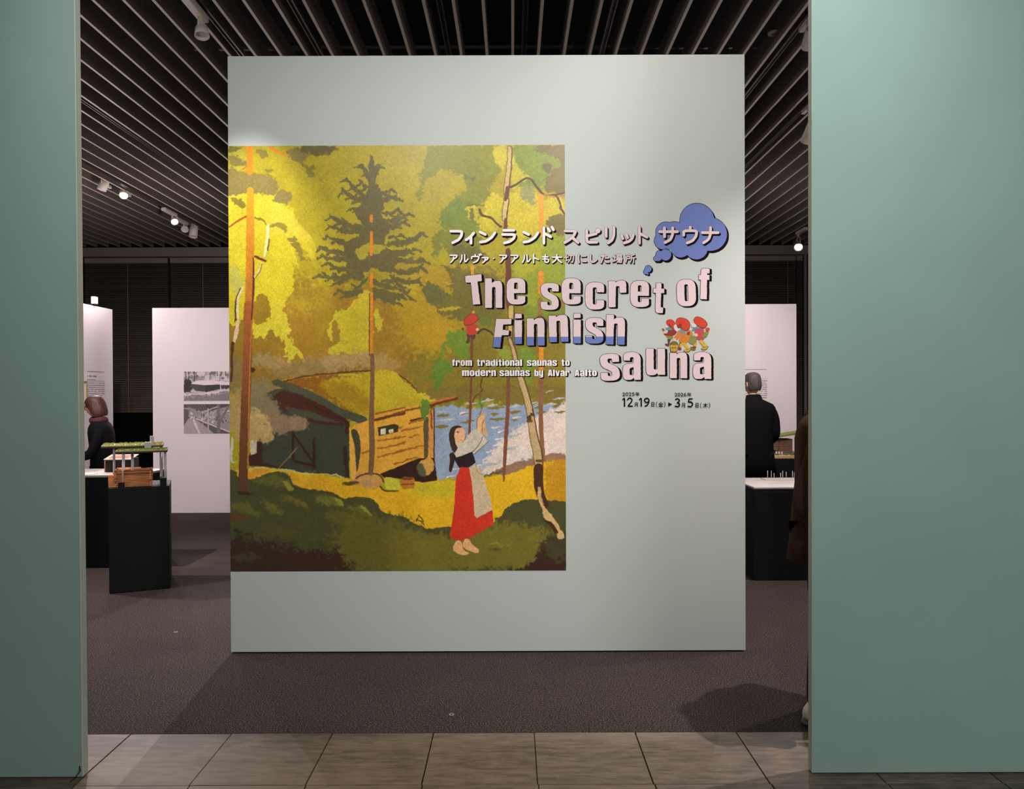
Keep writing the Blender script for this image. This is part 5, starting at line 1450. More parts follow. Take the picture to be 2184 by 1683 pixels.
figure([('gold', (1380, 960, 1450, 940, 1430, 1080, 1380, 1130, 1340, 1100), 1), ('lolive', (1260, 1080, 1320, 1100, 1410, 1150, 1390, 1190, 1310, 1180), 1), ('dred', (1330, 1070, 1430, 1090, 1400, 1130, 1330, 1130), 1), ('gold', (1520, 930, 1600, 890, 1700, 1000, 1720, 1080, 1640, 1080), 1), ('lolive', (1570, 1130, 1680, 1100, 1760, 1060, 1780, 1100, 1720, 1170, 1620, 1180), 1), ('gold', (1590, 1135, 1690, 1115, 1750, 1080, 1740, 1120, 1700, 1155, 1620, 1165), 1),
        ('green', (1260, 760, 1380, 780, 1440, 880, 1420, 960, 1350, 1020, 1230, 970, 1240, 880), 1), ('green', (1620, 680, 1780, 660, 1780, 720, 1730, 800, 1620, 800), 1), ('rose', (1400, 570, 1540, 545, 1640, 580, 1650, 700, 1600, 780, 1660, 820, 1640, 880, 1460, 870, 1420, 780, 1390, 680), 1), ('skin', (1380, 720, 1440, 700, 1480, 760, 1430, 790, 1380, 770), 1), ('scarf', (1310, 590, 1400, 530, 1530, 490, 1560, 540, 1400, 580, 1340, 620), 1), ('beard', (1290, 390, 1370, 410, 1440, 460, 1400, 520, 1320, 520, 1290, 450), 1), ('skin', (1330, 330, 1390, 350, 1390, 410, 1330, 390), 1), ('red', (1700, 560, 1760, 530, 1820, 560, 1800, 630, 1730, 630), 1),
        ('brown', (1350, 300, 1390, 230, 1470, 205, 1600, 250, 1720, 350, 1755, 440, 1700, 530, 1580, 540, 1440, 460, 1360, 370), 1), ('red', (1362, 300, 1400, 240, 1470, 218, 1590, 260, 1705, 355, 1738, 440, 1690, 515, 1590, 525, 1450, 450, 1375, 370), 1)], 'printed_gnome', 'printed gnome at the rear, rose coat', Gz, 0.0024)
Cz = lambda x, y: (840 + x / 4.429, 640 + y / 4.429)
figure([('brown', (690, 320, 770, 320, 760, 370, 735, 370, 720, 350, 715, 400, 680, 410, 695, 360), 1), ('red', (695, 240, 760, 225, 800, 260, 790, 300, 765, 325, 700, 325, 690, 280), 1), ('skin', (775, 270, 800, 265, 800, 285, 780, 290), 1), ('dred', (650, 262, 664, 268, 655, 285, 640, 278), 1), ('dred', (662, 200, 690, 150, 750, 128, 790, 150, 792, 195, 730, 235, 670, 240), 1), ('red', (668, 198, 694, 154, 750, 133, 784, 153, 786, 190, 730, 228, 672, 230), 1)], 'printed_gnome', 'lone printed gnome with back turned, on the painting beside a tree', Cz, 0.0016)

# ------------------------------------------------------------------ grey photographs printed by canvas
def gray(v): return (v, int(v * .94), int(v * .97))

def photo_cabin():
    c = Canvas(0, 0, 140, 90, 3.2, gray(196))
    for k in range(60):
        rr = random.Random(k)
        c.ell(rr.uniform(0, 140), rr.uniform(0, 26), rr.uniform(3, 9), rr.uniform(3, 8), gray(rr.choice([90, 120, 150, 190, 210])), soft=2, rough=4, alpha=.8)
    for x in (6, 14, 30, 96, 120): c.line([(x, 0), (x + 1, 40)], 2, gray(70), soft=.6)
    c.poly([(0, 30), (18, 24), (22, 60), (0, 66)], gray(60), soft=2, rough=5)
    c.poly([(16, 45), (34, 30), (62, 42), (62, 62), (36, 60)], gray(84), soft=.5, curve=False)
    c.poly([(20, 38), (34, 28), (70, 26), (140, 34), (140, 42), (108, 40), (62, 42)], gray(222), soft=.5, curve=False)
    c.poly([(60, 42), (104, 40), (104, 54), (62, 64)], gray(66), soft=.5, curve=False)
    c.poly([(106, 42), (140, 42), (140, 54), (108, 54)], gray(74), soft=.5, curve=False)
    for x in (34, 42, 50, 70, 78, 86, 94): c.line([(x, 44), (x, 60)], .9, gray(60), soft=.4)
    for y in (46, 50, 54): c.line([(62, y + 2), (104, y)], .7, gray(66), soft=.4)
    for (x0, y0, x1, y1) in [(60, 12, 73, 28), (92, 14, 102, 28), (116, 14, 124, 30)]: c.poly([(x0, y0), (x1, y0), (x1, y1), (x0, y1)], gray(206), soft=.5, curve=False)
    c.poly([(0, 66), (40, 64), (70, 66), (140, 52), (140, 92), (0, 92)], gray(176), soft=1, rough=2)
    c.poly([(0, 78), (60, 74), (140, 66), (140, 92), (0, 92)], gray(132), soft=4, rough=5)
    c.line([(0, 70), (50, 70), (110, 60), (140, 56)], 4, gray(222), soft=2, rough=2)
    return c.image('photo_cabin', .12)

def photo_porch():
    c = Canvas(0, 0, 140, 90, 3.2, gray(150))
    for k in range(110):
        rr = random.Random(k + 100)
        c.ell(rr.uniform(10, 140), rr.uniform(14, 60), rr.uniform(1.5, 4), rr.uniform(1.5, 4), gray(rr.choice([60, 90, 150, 190, 220])), soft=1, rough=3, alpha=.9)
    c.poly([(0, 0), (140, 0), (140, 4), (60, 24), (14, 10), (0, 12)], gray(84), soft=.6, curve=False)
    for k in range(7): c.line([(4 + k * 9, 0), (30 + k * 6, 18)], 1, gray(150), soft=.5, curve=False)
    c.poly([(0, 14), (14, 18), (12, 64), (0, 66)], gray(96), soft=.5, curve=False)
    c.poly([(0, 66), (12, 46), (28, 44), (96, 92), (0, 92)], gray(166), soft=.8, curve=False)
    c.line([(28, 50), (44, 88)], 6, gray(214), soft=2)
    c.poly([(36, 46), (56, 54), (140, 92), (90, 92)], gray(96), soft=.6, curve=False)
    c.line([(36, 44), (60, 56), (140, 88)], 3, gray(210), soft=.5, curve=False)
    for (x0, y0, x1, y1, w_) in [(54, 20, 55, 66, 2.5), (70, 14, 70, 78, 4), (100, 4, 100, 92, 9), (70, 56, 92, 18, 3), (100, 62, 128, 8, 6), (70, 20, 58, 20, 2), (55, 50, 66, 28, 2)]:
        c.line([(x0, y0), (x1, y1)], w_, gray(118 if w_ > 5 else 178), soft=.5, curve=False)
    c.line([(52, 26), (96, 8)], 3, gray(190), soft=.5, curve=False)
    return c.image('photo_porch', .12)


def text_bars(name, x, y, z0, widths, lh, ch, parent, axis, wmax, seed=1, m='ink_grey'):
    """rows of tiny printed marks, too small to read in the photo"""
    b = MB(); rr = random.Random(seed)
    z = z0
    for wd in widths:
        u = 0.0
        while u < wd * wmax:
            cw = ch * rr.uniform(.7, 1.0)
            hh = ch * rr.uniform(.6, 1.0)
            if rr.random() > .12:
                for t in range(2):
                    zz = z - hh * (0.15 + .55 * t)
                    if axis == 'y': b.box(x + u, y - 0.0012, zz - ch * .12, x + u + cw * .8, y, zz + ch * .05)
                    else: b.box(x, y + u, zz - ch * .12, x + 0.0012, y + u + cw * .8, zz + ch * .05)
                mid = u + cw * rr.uniform(.2, .6)
                if axis == 'y': b.box(x + mid, y - 0.0012, z - hh, x + mid + ch * .16, y, z)
                else: b.box(x, y + mid, z - hh, x + 0.0012, y + mid + ch * .16, z)
            u += cw * 1.1
        z -= lh
    o = b.build(name, M[m], parent)
    return o


def panel(name_lab, loc, size, wall_text=None):
    r = empty('display_panel', loc, label=name_lab, cat='panel')
    b = MB()
    b.box(-size[0] / 2, -size[1] / 2, 0, size[0] / 2, size[1] / 2, size[2], bevel=0.002)
    b.build('panel_board', M['white_wall'], r)
    return r

def keep(o, root):
    """parent a child that was modelled in world coordinates"""
    o.parent = root
    o.matrix_parent_inverse = (Matrix.Translation(root.location) @ root.rotation_euler.to_matrix().to_4x4()).inverted()
    return o

# left side-on panel
p1 = panel('narrow white text panel seen at an angle beside the left green wall', (-5.21, 8.86, 0), (0.08, 1.70, 2.612))
keep(text_bars('heading_line', -5.17, 9.12, 1.748, [1.0], .03, .022, None, 'x', .2, 3, 'ink'), p1)['kind'] = 'stuff'
keep(text_bars('caption_line', -5.17, 9.12, 1.70, [1.0], .03, .013, None, 'x', .2, 4), p1)
keep(text_bars('text_block', -5.17, 9.12, 1.66, [1, 1, 1, 1, 1, 1, .9], .026, .015, None, 'x', .385, 5), p1)
b = MB(); b.box(-5.17, 9.12, 1.795, -5.168, 9.51, 1.799); keep(b.build('rule_line', M['ink'], None), p1)
b = MB(); b.box(-5.17, 9.12, 1.679, -5.168, 9.51, 1.681); keep(b.build('rule_line', M['ink_grey'], None), p1)
fr = empty('picture_frame', (-5.168, 8.78, 1.54), label='thin gold picture frame on the angled white panel at the far left', cat='picture')
b = MB()
for (y0, y1, z0, z1) in [(-.31, .31, .12, .135), (-.31, .31, -.135, -.12), (-.31, -.295, -.12, .12), (.295, .31, -.12, .12)]: b.box(0, y0, z0, .02, y1, z1)
gold = mat('gold_frame', (196, 160, 110), .4, metal=.4, noise=.05, scale=20)
b.build('frame', gold, fr)
b = MB(); b.box(0, -.295, -.12, .008, .295, .12); b.build('mount', M['paper'], fr)
b = MB(); b.box(.008, -.2, -.07, .0095, .2, .07); b.build('picture', M['grey_top'], fr)

# small clip lamp on top of the side panel
cl = empty('clip_lamp', (-5.19, 9.28, 2.612), label='small white clip lamp standing on top of the angled left panel', cat='lamp')
b = MB(); b.box(-.05, -.02, 0, .02, .02, .03, bevel=.003); b.build('clip', M['black_box'], cl)
b = MB(); b.box(0, -.035, .02, .055, .035, .11, bevel=.006); b.build('lamp_head', M['lamp_white'], cl)

# left frontal panel with two photographs
p2 = panel('wide white panel on the left with two black-and-white photographs', (-3.58, 9.59, 0), (2.0, 0.08, 2.612))
for nm, im, ya, yb, lab in [('a', photo_cabin(), 792.5, 855, 'black-and-white photograph of a low cabin, upper of the two'), ('b', photo_porch(), 862, 925, 'black-and-white photograph of a porch with slanting posts, lower of the two')]:
    a = at(392, ya, 9.55); c_ = at(392, yb, 9.55)
    o = print_plane('photograph', 0, .62, c_.z - a.z, 0, 0, .004, print_mat('grey_photo', im, .5, .3), M['paper'])
    o.location = (a.x, 9.55, a.z)
    tag(o, lab, 'photograph')

# right frontal panel
p3 = panel('white text panel behind the man in the black jacket', (2.345, 9.40, 0), (2.4, 0.08, 2.612))
a = at(1600, 788, 9.36)
b = MB(); b.box(a.x - .28, 9.3585, a.z - .003, a.x + .202, 9.36, a.z + .003); keep(b.build('rule_line', M['ink_grey'], None), p3)
a = at(1600, 808, 9.36)
b = MB(); b.box(a.x - .28, 9.3585, a.z - .001, a.x + .202, 9.36, a.z + .001); keep(b.build('rule_line', M['ink_grey'], None), p3)
keep(text_bars('text_block', a.x - .28, 9.36, a.z - .02, [1] * 9, .026, .018, None, 'y', .48, 9, 'ink'), p3)

# ------------------------------------------------------------------ plinths
def plinth(label, loc, rz, w_, d_, h_, top=None, cap='black_box'):
    r = empty('plinth', loc, rz, label, 'plinth')
    b = MB(); b.box(-w_ / 2, -d_ / 2, 0.004, w_ / 2, d_ / 2, h_ - 0.02, bevel=.002); b.build('body', M['black_box'], r)
    b = MB(); b.box(-w_ / 2, -d_ / 2, h_ - 0.02, w_ / 2, d_ / 2, h_, bevel=.002); b.build('top_board', M[cap], r)
    return r
RZ = math.radians(23)
CXp, CYp = -2.955, 5.965
pl = plinth('square black plinth carrying the log cabin model, nearest on the left', (CXp, CYp, 0), RZ, .42, .46, .80)
b = MB(); b.box(-.2165, -.10, .66, -.215, .09, .775); b.build('caption_card', M['paper'], pl)
plinth('long black plinth with a grey top behind the cabin model', (-4.06, 6.82, 0), 0, 1.56, .58, .81, cap='grey_top')
plinth('black plinth with a white board on top, right of the title wall', (2.50, 6.36, 0), 0, 1.14, .70, .735)
plinth('black plinth under the landscape model, far right', (3.02, 8.35, 0), 0, 1.3, .75, .80)

# papers and flat things on the long left plinth
sh = empty('paper_sheet', (-3.82, 6.60, .8115), .1, label='white paper sheet at the left end of the long plinth', cat='paper')
b = MB(); b.box(-.14, -.05, 0, .14, .05, .002); b.build('sheet', M['paper'], sh)
bk = empty('book_stand', (-3.57, 6.86, .811), .12, label='dark box stand holding an open picture book on the long plinth', cat='stand')
b = MB()
Mt = Matrix.Rotation(math.radians(10), 4, 'X')
b.box(-.115, -.08, 0, .115, .08, .12, bevel=.003); b.build('box', mat('dark_brown_box', (42, 28, 24), .5, noise=.1, scale=20), bk)
b = MB(); b.box(-.12, -.09, .128, .12, .09, .136, M4=Mt, bevel=.001); b.build('pages', mat('cream_pages', (206, 184, 168), .7, noise=.03), bk)
b = MB(); b.box(-.09, -.06, .1362, .08, .05, .1372, M4=Mt); b.build('picture', mat('red_brown_picture', (170, 92, 70), .6, noise=.3, scale=30), bk)
b = MB(); b.box(-.13, -.07, 0, -.122, -.05, .1); b.build('side_tab', mat('pale_tab', (196, 150, 130), .6, noise=.02), bk)

# ------------------------------------------------------------------ log cabin model with green roofs
wood = mat('model_wood', (206, 136, 88), .55, noise=.35, scale=60, stretch=(.2, 1, 3))
wood_d = mat('model_wood_dark', (140, 82, 50), .6, noise=.3, scale=60)
grass = mat('model_grass', (120, 140, 66), .95, noise=.5, scale=160)
grass_l = mat('model_grass_light', (176, 184, 120), .95, noise=.5, scale=160)
edge_w = mat('model_roof_edge', (196, 160, 120), .6, noise=.1, scale=40)
slab_g = mat('model_chimney_grey', (176, 170, 170), .7, noise=.05, scale=40)
mod = empty('cabin_model', (CXp, CYp, .801), RZ, 'wooden log cabin model under two grass roofs held on clear rods', 'model')
rr = random.Random(2)
LG = []
for k in range(11):
    z = .007 + k * .0118
    for (x0, y0, x1, y1) in [(-.175, -.205, .085, -.205), (-.175, -.06, .085, -.06), (-.165, -.215, -.165, -.05), (.075, -.215, .075, -.05)]:
        b = MB(); e = rr.uniform(-.004, .004)
        if y0 == y1: b.cyl((x0 - e, y0, z), (x1 + e, y1, z), .0062, seg=6)
        else: b.cyl((x0, y0 - e, z + .004), (x1, y1 + e, z + .004), .0062, seg=6)
        b.build('log', wood if rr.random() > .3 else wood_d, mod)
b = MB(); b.box(-.17, -.2, 0, .08, -.065, .118); b.build('infill', wood_d, mod)
b = MB(); b.box(-.215, -.19, 0, -.178, -.10, .095, bevel=.002); b.build('annex', wood, mod)
b = MB(); b.box(-.17, -.055, 0, .0, .0, .136, bevel=.002); b.build('rear_block', wood, mod)
# roofs
def roof(x0, y0, x1, y1, z, name, gm, tuft):
    b = MB(); b.box(x0, y0, z, x1, y1, z + .012, bevel=.001); o = b.build(name, mat('dark_roof_underside', (60, 48, 46), .6, noise=.1, scale=30), mod)
    b = MB(); b.box(x0, y0, z + .012, x1, y1, z + .018); b.build('roof_edge', edge_w, mod)
    b = MB(); b.box(x0 + .003, y0 + .003, z + .018, x1 - .003, y1 - .003, z + .022)
    for k in range(700):
        x, y = rr.uniform(x0 + .005, x1 - .005), rr.uniform(y0 + .005, y1 - .005)
        h = rr.uniform(.004, tuft)
        v = [b.bm.verts.new((x + dx, y + dy, z + .021 + dz)) for dx, dy, dz in [(-.003, 0, 0), (.003, .001, 0), (rr.uniform(-.003, .003), rr.uniform(-.003, .003), h)]]
        b.bm.faces.new(v)
        v = [b.bm.verts.new((x + dx, y + dy, z + .021 + dz)) for dx, dy, dz in [(0, -.003, 0), (0, .003, 0), (rr.uniform(-.003, .003), rr.uniform(-.003, .003), h)]]
        b.bm.faces.new(v)
    o = b.build('roof_grass', gm, mod); o['kind'] = 'stuff'
roof(-.165, -.225, .195, -.02, .262, 'lower_roof', grass, .010)
roof(-.285, .02, .155, .28, .288, 'upper_roof', grass_l, .016)
b = MB(); b.box(.03, -.09, .284, .075, -.05, .335, bevel=.001); b.build('chimney', slab_g, mod)
b = MB(); b.box(.06, .04, .31, .09, .07, .375, bevel=.001); b.build('chimney', slab_g, mod)
# clear rods in bundles
for (x, y, zt) in [(-.115, -.212, .262), (-.105, -.200, .262), (-.06, -.12, .262), (-.05, -.12, .262), (.175, -.19, .262), (.183, -.17, .262), (.15, .0, .262), (.145, .06, .288), (.13, .2, .288), (.145, .2, .288), (-.20, .06, .288), (-.195, .08, .288)]:
    b = MB(); b.cyl((x, y, .0), (x, y, zt), .0052, seg=10); b.build('clear_rod', M['acrylic'], mod)
for (x, y, s, h) in [(-.125, -.205, .045, .04), (.165, -.215, .045, .06), (.16, -.08, .04, .055)]:
    b = MB(); b.box(x - s / 2, y - .012, 0, x + s / 2, y + s - .012, h, bevel=.001); b.build('foot_block', M['black_box'], mod)

# ------------------------------------------------------------------ white site model on the right plinth
sm = empty('site_model', (2.44, 6.37, .736), label='white drawing board with a row of small white sticks, on the right plinth', cat='model')
b = MB(); b.box(-.50, -.34, 0, .5, .33, .012, bevel=.001); b.build('base_board', M['paper'], sm)
for k, (x0, x1, y) in enumerate([(-.3, .3, -.1), (-.2, .4, 0.0), (-.35, .1, .12), (-.1, .45, -.2)]):
    b = MB(); b.box(x0, y, .012, x1, y + .004, .0126); b.build('drawn_line', M['ink_grey'], sm)
b = MB(); b.box(-.25, .12, .012, .3, .26, .02, bevel=.001); b.build('terrace', M['paper'], sm)
stick = mat('model_stick_white', (236, 210, 216), .4, noise=.02, scale=20)
for k in range(14):
    x = -.22 + k * .036 + rr.uniform(-.008, .008); h = rr.uniform(.045, .075)
    b = MB(); b.cyl((x, .16 + (k % 3) * .03, .02), (x, .16 + (k % 3) * .03, .02 + h), .0032, seg=6); b.build('stick', stick, sm)

# ------------------------------------------------------------------ landscape model on the far right plinth
lm = empty('landscape_model', (2.94, 8.3, .801), label='sandy landscape model with a slatted house and tilted green roof', cat='model')
sand = mat('model_sand', (196, 168, 120), .95, noise=.3, scale=60, bump=.4)
b = MB(); b.box(-.42, -.30, 0, .45, .3, .035, bevel=.004); b.build('ground', sand, lm)
b = MB()
for k in range(60):
    x, y = rr.uniform(-.4, .4), rr.uniform(-.29, -.2); r_ = rr.uniform(.008, .022)
    m_ = bmesh.ops.create_icosphere(b.bm, subdivisions=1, radius=r_, matrix=Matrix.Translation((x, y, .036 + r_ * .3)))
o = b.build('gravel', mat('model_rock', (100, 100, 96), .9, noise=.3, scale=90), lm); o['kind'] = 'stuff'
slm = mat('model_slat_brown', (142, 108, 90), .6, noise=.2, scale=50)
for hx, hw in [(-.13, .09), (-.03, .14)]:
    b = MB(); b.box(hx, -.12, .035, hx + hw, .05, .20); b.build('house_core', mat('dark_house_core', (26, 20, 18), .7, noise=.1), lm)
    for k in range(12):
        b = MB(); z = .042 + k * .0132; b.box(hx - .003, -.127, z, hx + hw + .003, .055, z + .007); b.build('slat', slm, lm)
b = MB()
for k in range(6): b.box(-.17 + k * .03, -.15, .04, -.155 + k * .03, -.14, .065)
b.build('bench', M['lamp_white'], lm)['kind'] = 'stuff'
Mr = Matrix.Translation((.08, -.05, .24)) @ Matrix.Rotation(math.radians(-9), 4, 'Y')
b = MB(); b.box(-.15, -.12, 0, .2, .12, .012, M4=Mr); b.build('roof_board', slm, lm)
b = MB(); b.box(-.15, -.12, .012, .2, .12, .02, M4=Mr); b.build('roof_grass', grass, lm)
for x, y in [(-.01, -.1), (.2, -.1), (.2, .0), (-.01, .0)]:
    b = MB(); b.cyl((x, y, .035), (x, y, .232 + (x - .08) * .16), .003, seg=6); b.build('clear_rod', M['acrylic'], lm)

# ------------------------------------------------------------------ people
def skin(name, joints, edges, material, parent, sub=2, root=0):
    """joints: [(x,y,z, rx, ry)]"""
    me = bpy.data.meshes.new(name)
    me.from_pydata([j[:3] for j in joints], edges, [])
    o = bpy.data.objects.new(name, me); COL.objects.link(o)
    o.modifiers.new('skin', 'SKIN')
    sv = me.skin_vertices[0].data
    for k, j in enumerate(joints):
        sv[k].radius = (j[3], j[4] if len(j) > 4 else j[3]); sv[k].use_root = (k == root)
    s = o.modifiers.new('sub', 'SUBSURF'); s.levels = sub; s.render_levels = sub
    dg = bpy.context.evaluated_depsgraph_get()
    m2 = bpy.data.meshes.new_from_object(o.evaluated_get(dg))
    bpy.data.objects.remove(o); bpy.data.meshes.remove(me)
    m2.name = name
    m2.materials.clear(); m2.materials.append(material)
    for p in m2.polygons: p.use_smooth = True
    return obj_from_mesh(name, m2, parent)


def chain(pts):
    return [(i, i + 1) for i in range(len(pts) - 1)]


skinm = mat('skin_tone', (214, 164, 140), .55, noise=.04, scale=30)
eye_m = mat('eye_dark', (40, 30, 28), .2, noise=.02)
lip_m = mat('lip_tone', (176, 104, 96), .5, noise=.03)

def head(parent, c, yaw, pitch=0.0, s=1.0, mat_=None):
    """head centred at c, facing local -Y turned by yaw"""
    R = Matrix.Translation(c) @ Matrix.Rotation(yaw, 4, 'Z') @ Matrix.Rotation(pitch, 4, 'X') @ Matrix.Scale(s, 4)
    bm = bmesh.new()
    bmesh.ops.create_uvsphere(bm, u_segments=32, v_segments=24, radius=1)
    for v in bm.verts:
        x, y, z = v.co
        X, Y_, Z = x * .076, y * .095, z * .115
        if z < 0:
            X *= 1 - .30 * (-z) ** 1.3; Y_ = Y_ * (1 - .12 * -z) - (.016 * -z if y < .3 else -.01 * z)
        if y < 0:
            g = lambda a, cx, w_: math.exp(-((a - cx) / w_) ** 2)
            Y_ -= .024 * g(X, 0, .012) * g(Z, -.012, .020)      # nose
            Y_ += .008 * (g(X, .03, .014) + g(X, -.03, .014)) * g(Z, .01, .012)
            Y_ -= .006 * g(X, 0, .022) * g(Z, -.055, .01)       # lips
            Y_ -= .010 * g(X, 0, .026) * g(Z, -.10, .018)       # chin
            Y_ -= .004 * g(Z, .03, .012)
        v.co = (X, Y_, Z)
    for sx in (-1, 1):  # ears
        r = bmesh.ops.create_uvsphere(bm, u_segments=10, v_segments=8, radius=1, matrix=Matrix.Translation((sx * .077, .008, -.01)) @ Matrix.Rotation(sx * -.3, 4, 'Z') @ Matrix.Diagonal((.009, .018, .031, 1)))
    bmesh.ops.transform(bm, matrix=R, verts=bm.verts)
    me = bpy.data.meshes.new('head'); bm.to_mesh(me); bm.free()
    me.materials.append(mat_ or skinm)
    for p in me.polygons: p.use_smooth = True
    h = obj_from_mesh('head', me, parent)
    for sx in (-1, 1):
        bm = bmesh.new()
        bmesh.ops.create_uvsphere(bm, u_segments=10, v_segments=8, radius=.010, matrix=R @ Matrix.Translation((sx * .030, -.079, .010)))
        me = bpy.data.meshes.new('eye'); bm.to_mesh(me); bm.free(); me.materials.append(eye_m)
        obj_from_mesh('eye', me, h)
    bm = bmesh.new()
    bmesh.ops.create_uvsphere(bm, u_segments=12, v_segments=8, radius=1, matrix=R @ Matrix.Translation((0, -.094, -.056)) @ Matrix.Diagonal((.021, .007, .006, 1)))
    me = bpy.data.meshes.new('mouth'); bm.to_mesh(me); bm.free(); me.materials.append(lip_m)
    obj_from_mesh('mouth', me, h)
    return h, R


def hair(parent, R, material, prof, front=1.15, name='hair'):
    """shell around the head: prof = [(z, rx, ry_front, ry_back)], open at the face below the fringe"""
    bm = bmesh.new(); N = 40; rings = []
    for (z, rx, rf, rb, op) in prof:
        ring = []
        for k in range(N + 1):
            t = -PI / 2 + op + (2 * PI - 2 * op) * k / N
            cx_, sy = math.cos(t), math.sin(t)
            wv = 1 + .012 * math.sin(k * 5.3) + .01 * math.sin(k * 2.1 + z * 60)
            ring.append(bm.verts.new(R @ Vector((rx * cx_ * wv, (rf if sy < 0 else rb) * sy * wv, z))))
        rings.append(ring)
    for a, b_ in zip(rings[:-1], rings[1:]):
        for k in range(N): bm.faces.new((a[k], a[k + 1], b_[k + 1], b_[k]))
    bmesh.ops.recalc_face_normals(bm, faces=bm.faces)
    me = bpy.data.meshes.new(name); bm.to_mesh(me); bm.free()
    me.materials.append(material)
    o = bpy.data.objects.new(name, me); COL.objects.link(o)
    sd = o.modifiers.new('s', 'SOLIDIFY'); sd.thickness = .012; sd.offset = -1
    sb = o.modifiers.new('u', 'SUBSURF'); sb.levels = 1; sb.render_levels = 1
    dg = bpy.context.evaluated_depsgraph_get()
    m2 = bpy.data.meshes.new_from_object(o.evaluated_get(dg)); bpy.data.objects.remove(o)
    for p in m2.polygons: p.use_smooth = True
    return obj_from_mesh(name, m2, parent)


def hand(parent, wrist, d, side, material=None):
    """palm with four fingers and a thumb, hanging along d from the wrist"""
    d = Vector(d).normalized(); s = Vector(side).normalized(); n = d.cross(s)
    w_ = Vector(wrist)
    J, E = [], []
    def add(p, r, link=None):
        J.append((p.x, p.y, p.z, r, r)); i = len(J) - 1
        if link is not None: E.append((link, i))
        return i
    a0 = add(w_, .024); a1 = add(w_ + d * .045, .028, a0)
    for k, (o_, L) in enumerate([(-.028, .072), (-.009, .082), (.010, .076), (.028, .060)]):
        kn = add(w_ + d * .085 + s * o_, .0105, a1)
        m1 = add(w_ + d * (.085 + L * .45) + s * o_ * 1.05 + n * .006, .0088, kn)
        m2_ = add(w_ + d * (.085 + L * .78) + s * o_ * 1.05 + n * .018, .0078, m1)
        add(w_ + d * (.085 + L * .98) + s * o_ * 1.0 + n * .030, .0066, m2_)
    t0 = add(w_ + d * .035 - s * .034 + n * .006, .012, a1)
    t1 = add(w_ + d * .062 - s * .052 + n * .014, .0105, t0)
    add(w_ + d * .090 - s * .056 + n * .020, .0085, t1)
    return skin('hand', J, E, material or skinm, parent, 2)


def shoe(parent, heel, yaw, m_up, m_sole, s=1.0):
    R = Matrix.Translation(heel) @ Matrix.Rotation(yaw, 4, 'Z') @ Matrix.Scale(s, 4)
    def loft(name, secs, m, par):
        bm = bmesh.new(); N = 14; rings = []
        for (y, wd, zb, zt) in secs:
            rings.append([bm.verts.new(R @ Vector((wd * math.cos(2 * PI * k / N), y, (zt + zb) / 2 + (zt - zb) / 2 * math.sin(2 * PI * k / N) * (1 if math.sin(2 * PI * k / N) > 0 else 1)))) for k in range(N)])
        for a, b_ in zip(rings[:-1], rings[1:]):
            for k in range(N): bm.faces.new((a[k], a[(k + 1) % N], b_[(k + 1) % N], b_[k]))
        bm.faces.new(rings[0]); bm.faces.new(rings[-1][::-1])
        bmesh.ops.recalc_face_normals(bm, faces=bm.faces)
        me = bpy.data.meshes.new(name); bm.to_mesh(me); bm.free(); me.materials.append(m)
        for p in me.polygons: p.use_smooth = True
        return obj_from_mesh(name, me, par)
    u = loft('shoe', [(.03, .02, .03, .075), (.015, .036, .02, .10), (-.03, .040, .02, .105), (-.08, .042, .02, .085), (-.14, .048, .02, .065), (-.20, .048, .02, .052), (-.24, .036, .02, .042), (-.255, .016, .022, .034)], m_up, parent)
    loft('sole', [(.036, .022, .002, .028), (.02, .040, .0, .028), (-.08, .043, .0, .026), (-.15, .051, .0, .026), (-.21, .050, .0, .026), (-.25, .036, .0, .026), (-.266, .016, .003, .024)], m_sole, u)
    for k in range(3):
        b = MB(); y = -.07 - k * .025
        b.box(-.026, y - .004, .078 - k * .008, .026, y + .004, .084 - k * .008, M4=R); b.build('lace', m_sole, u)
    return u


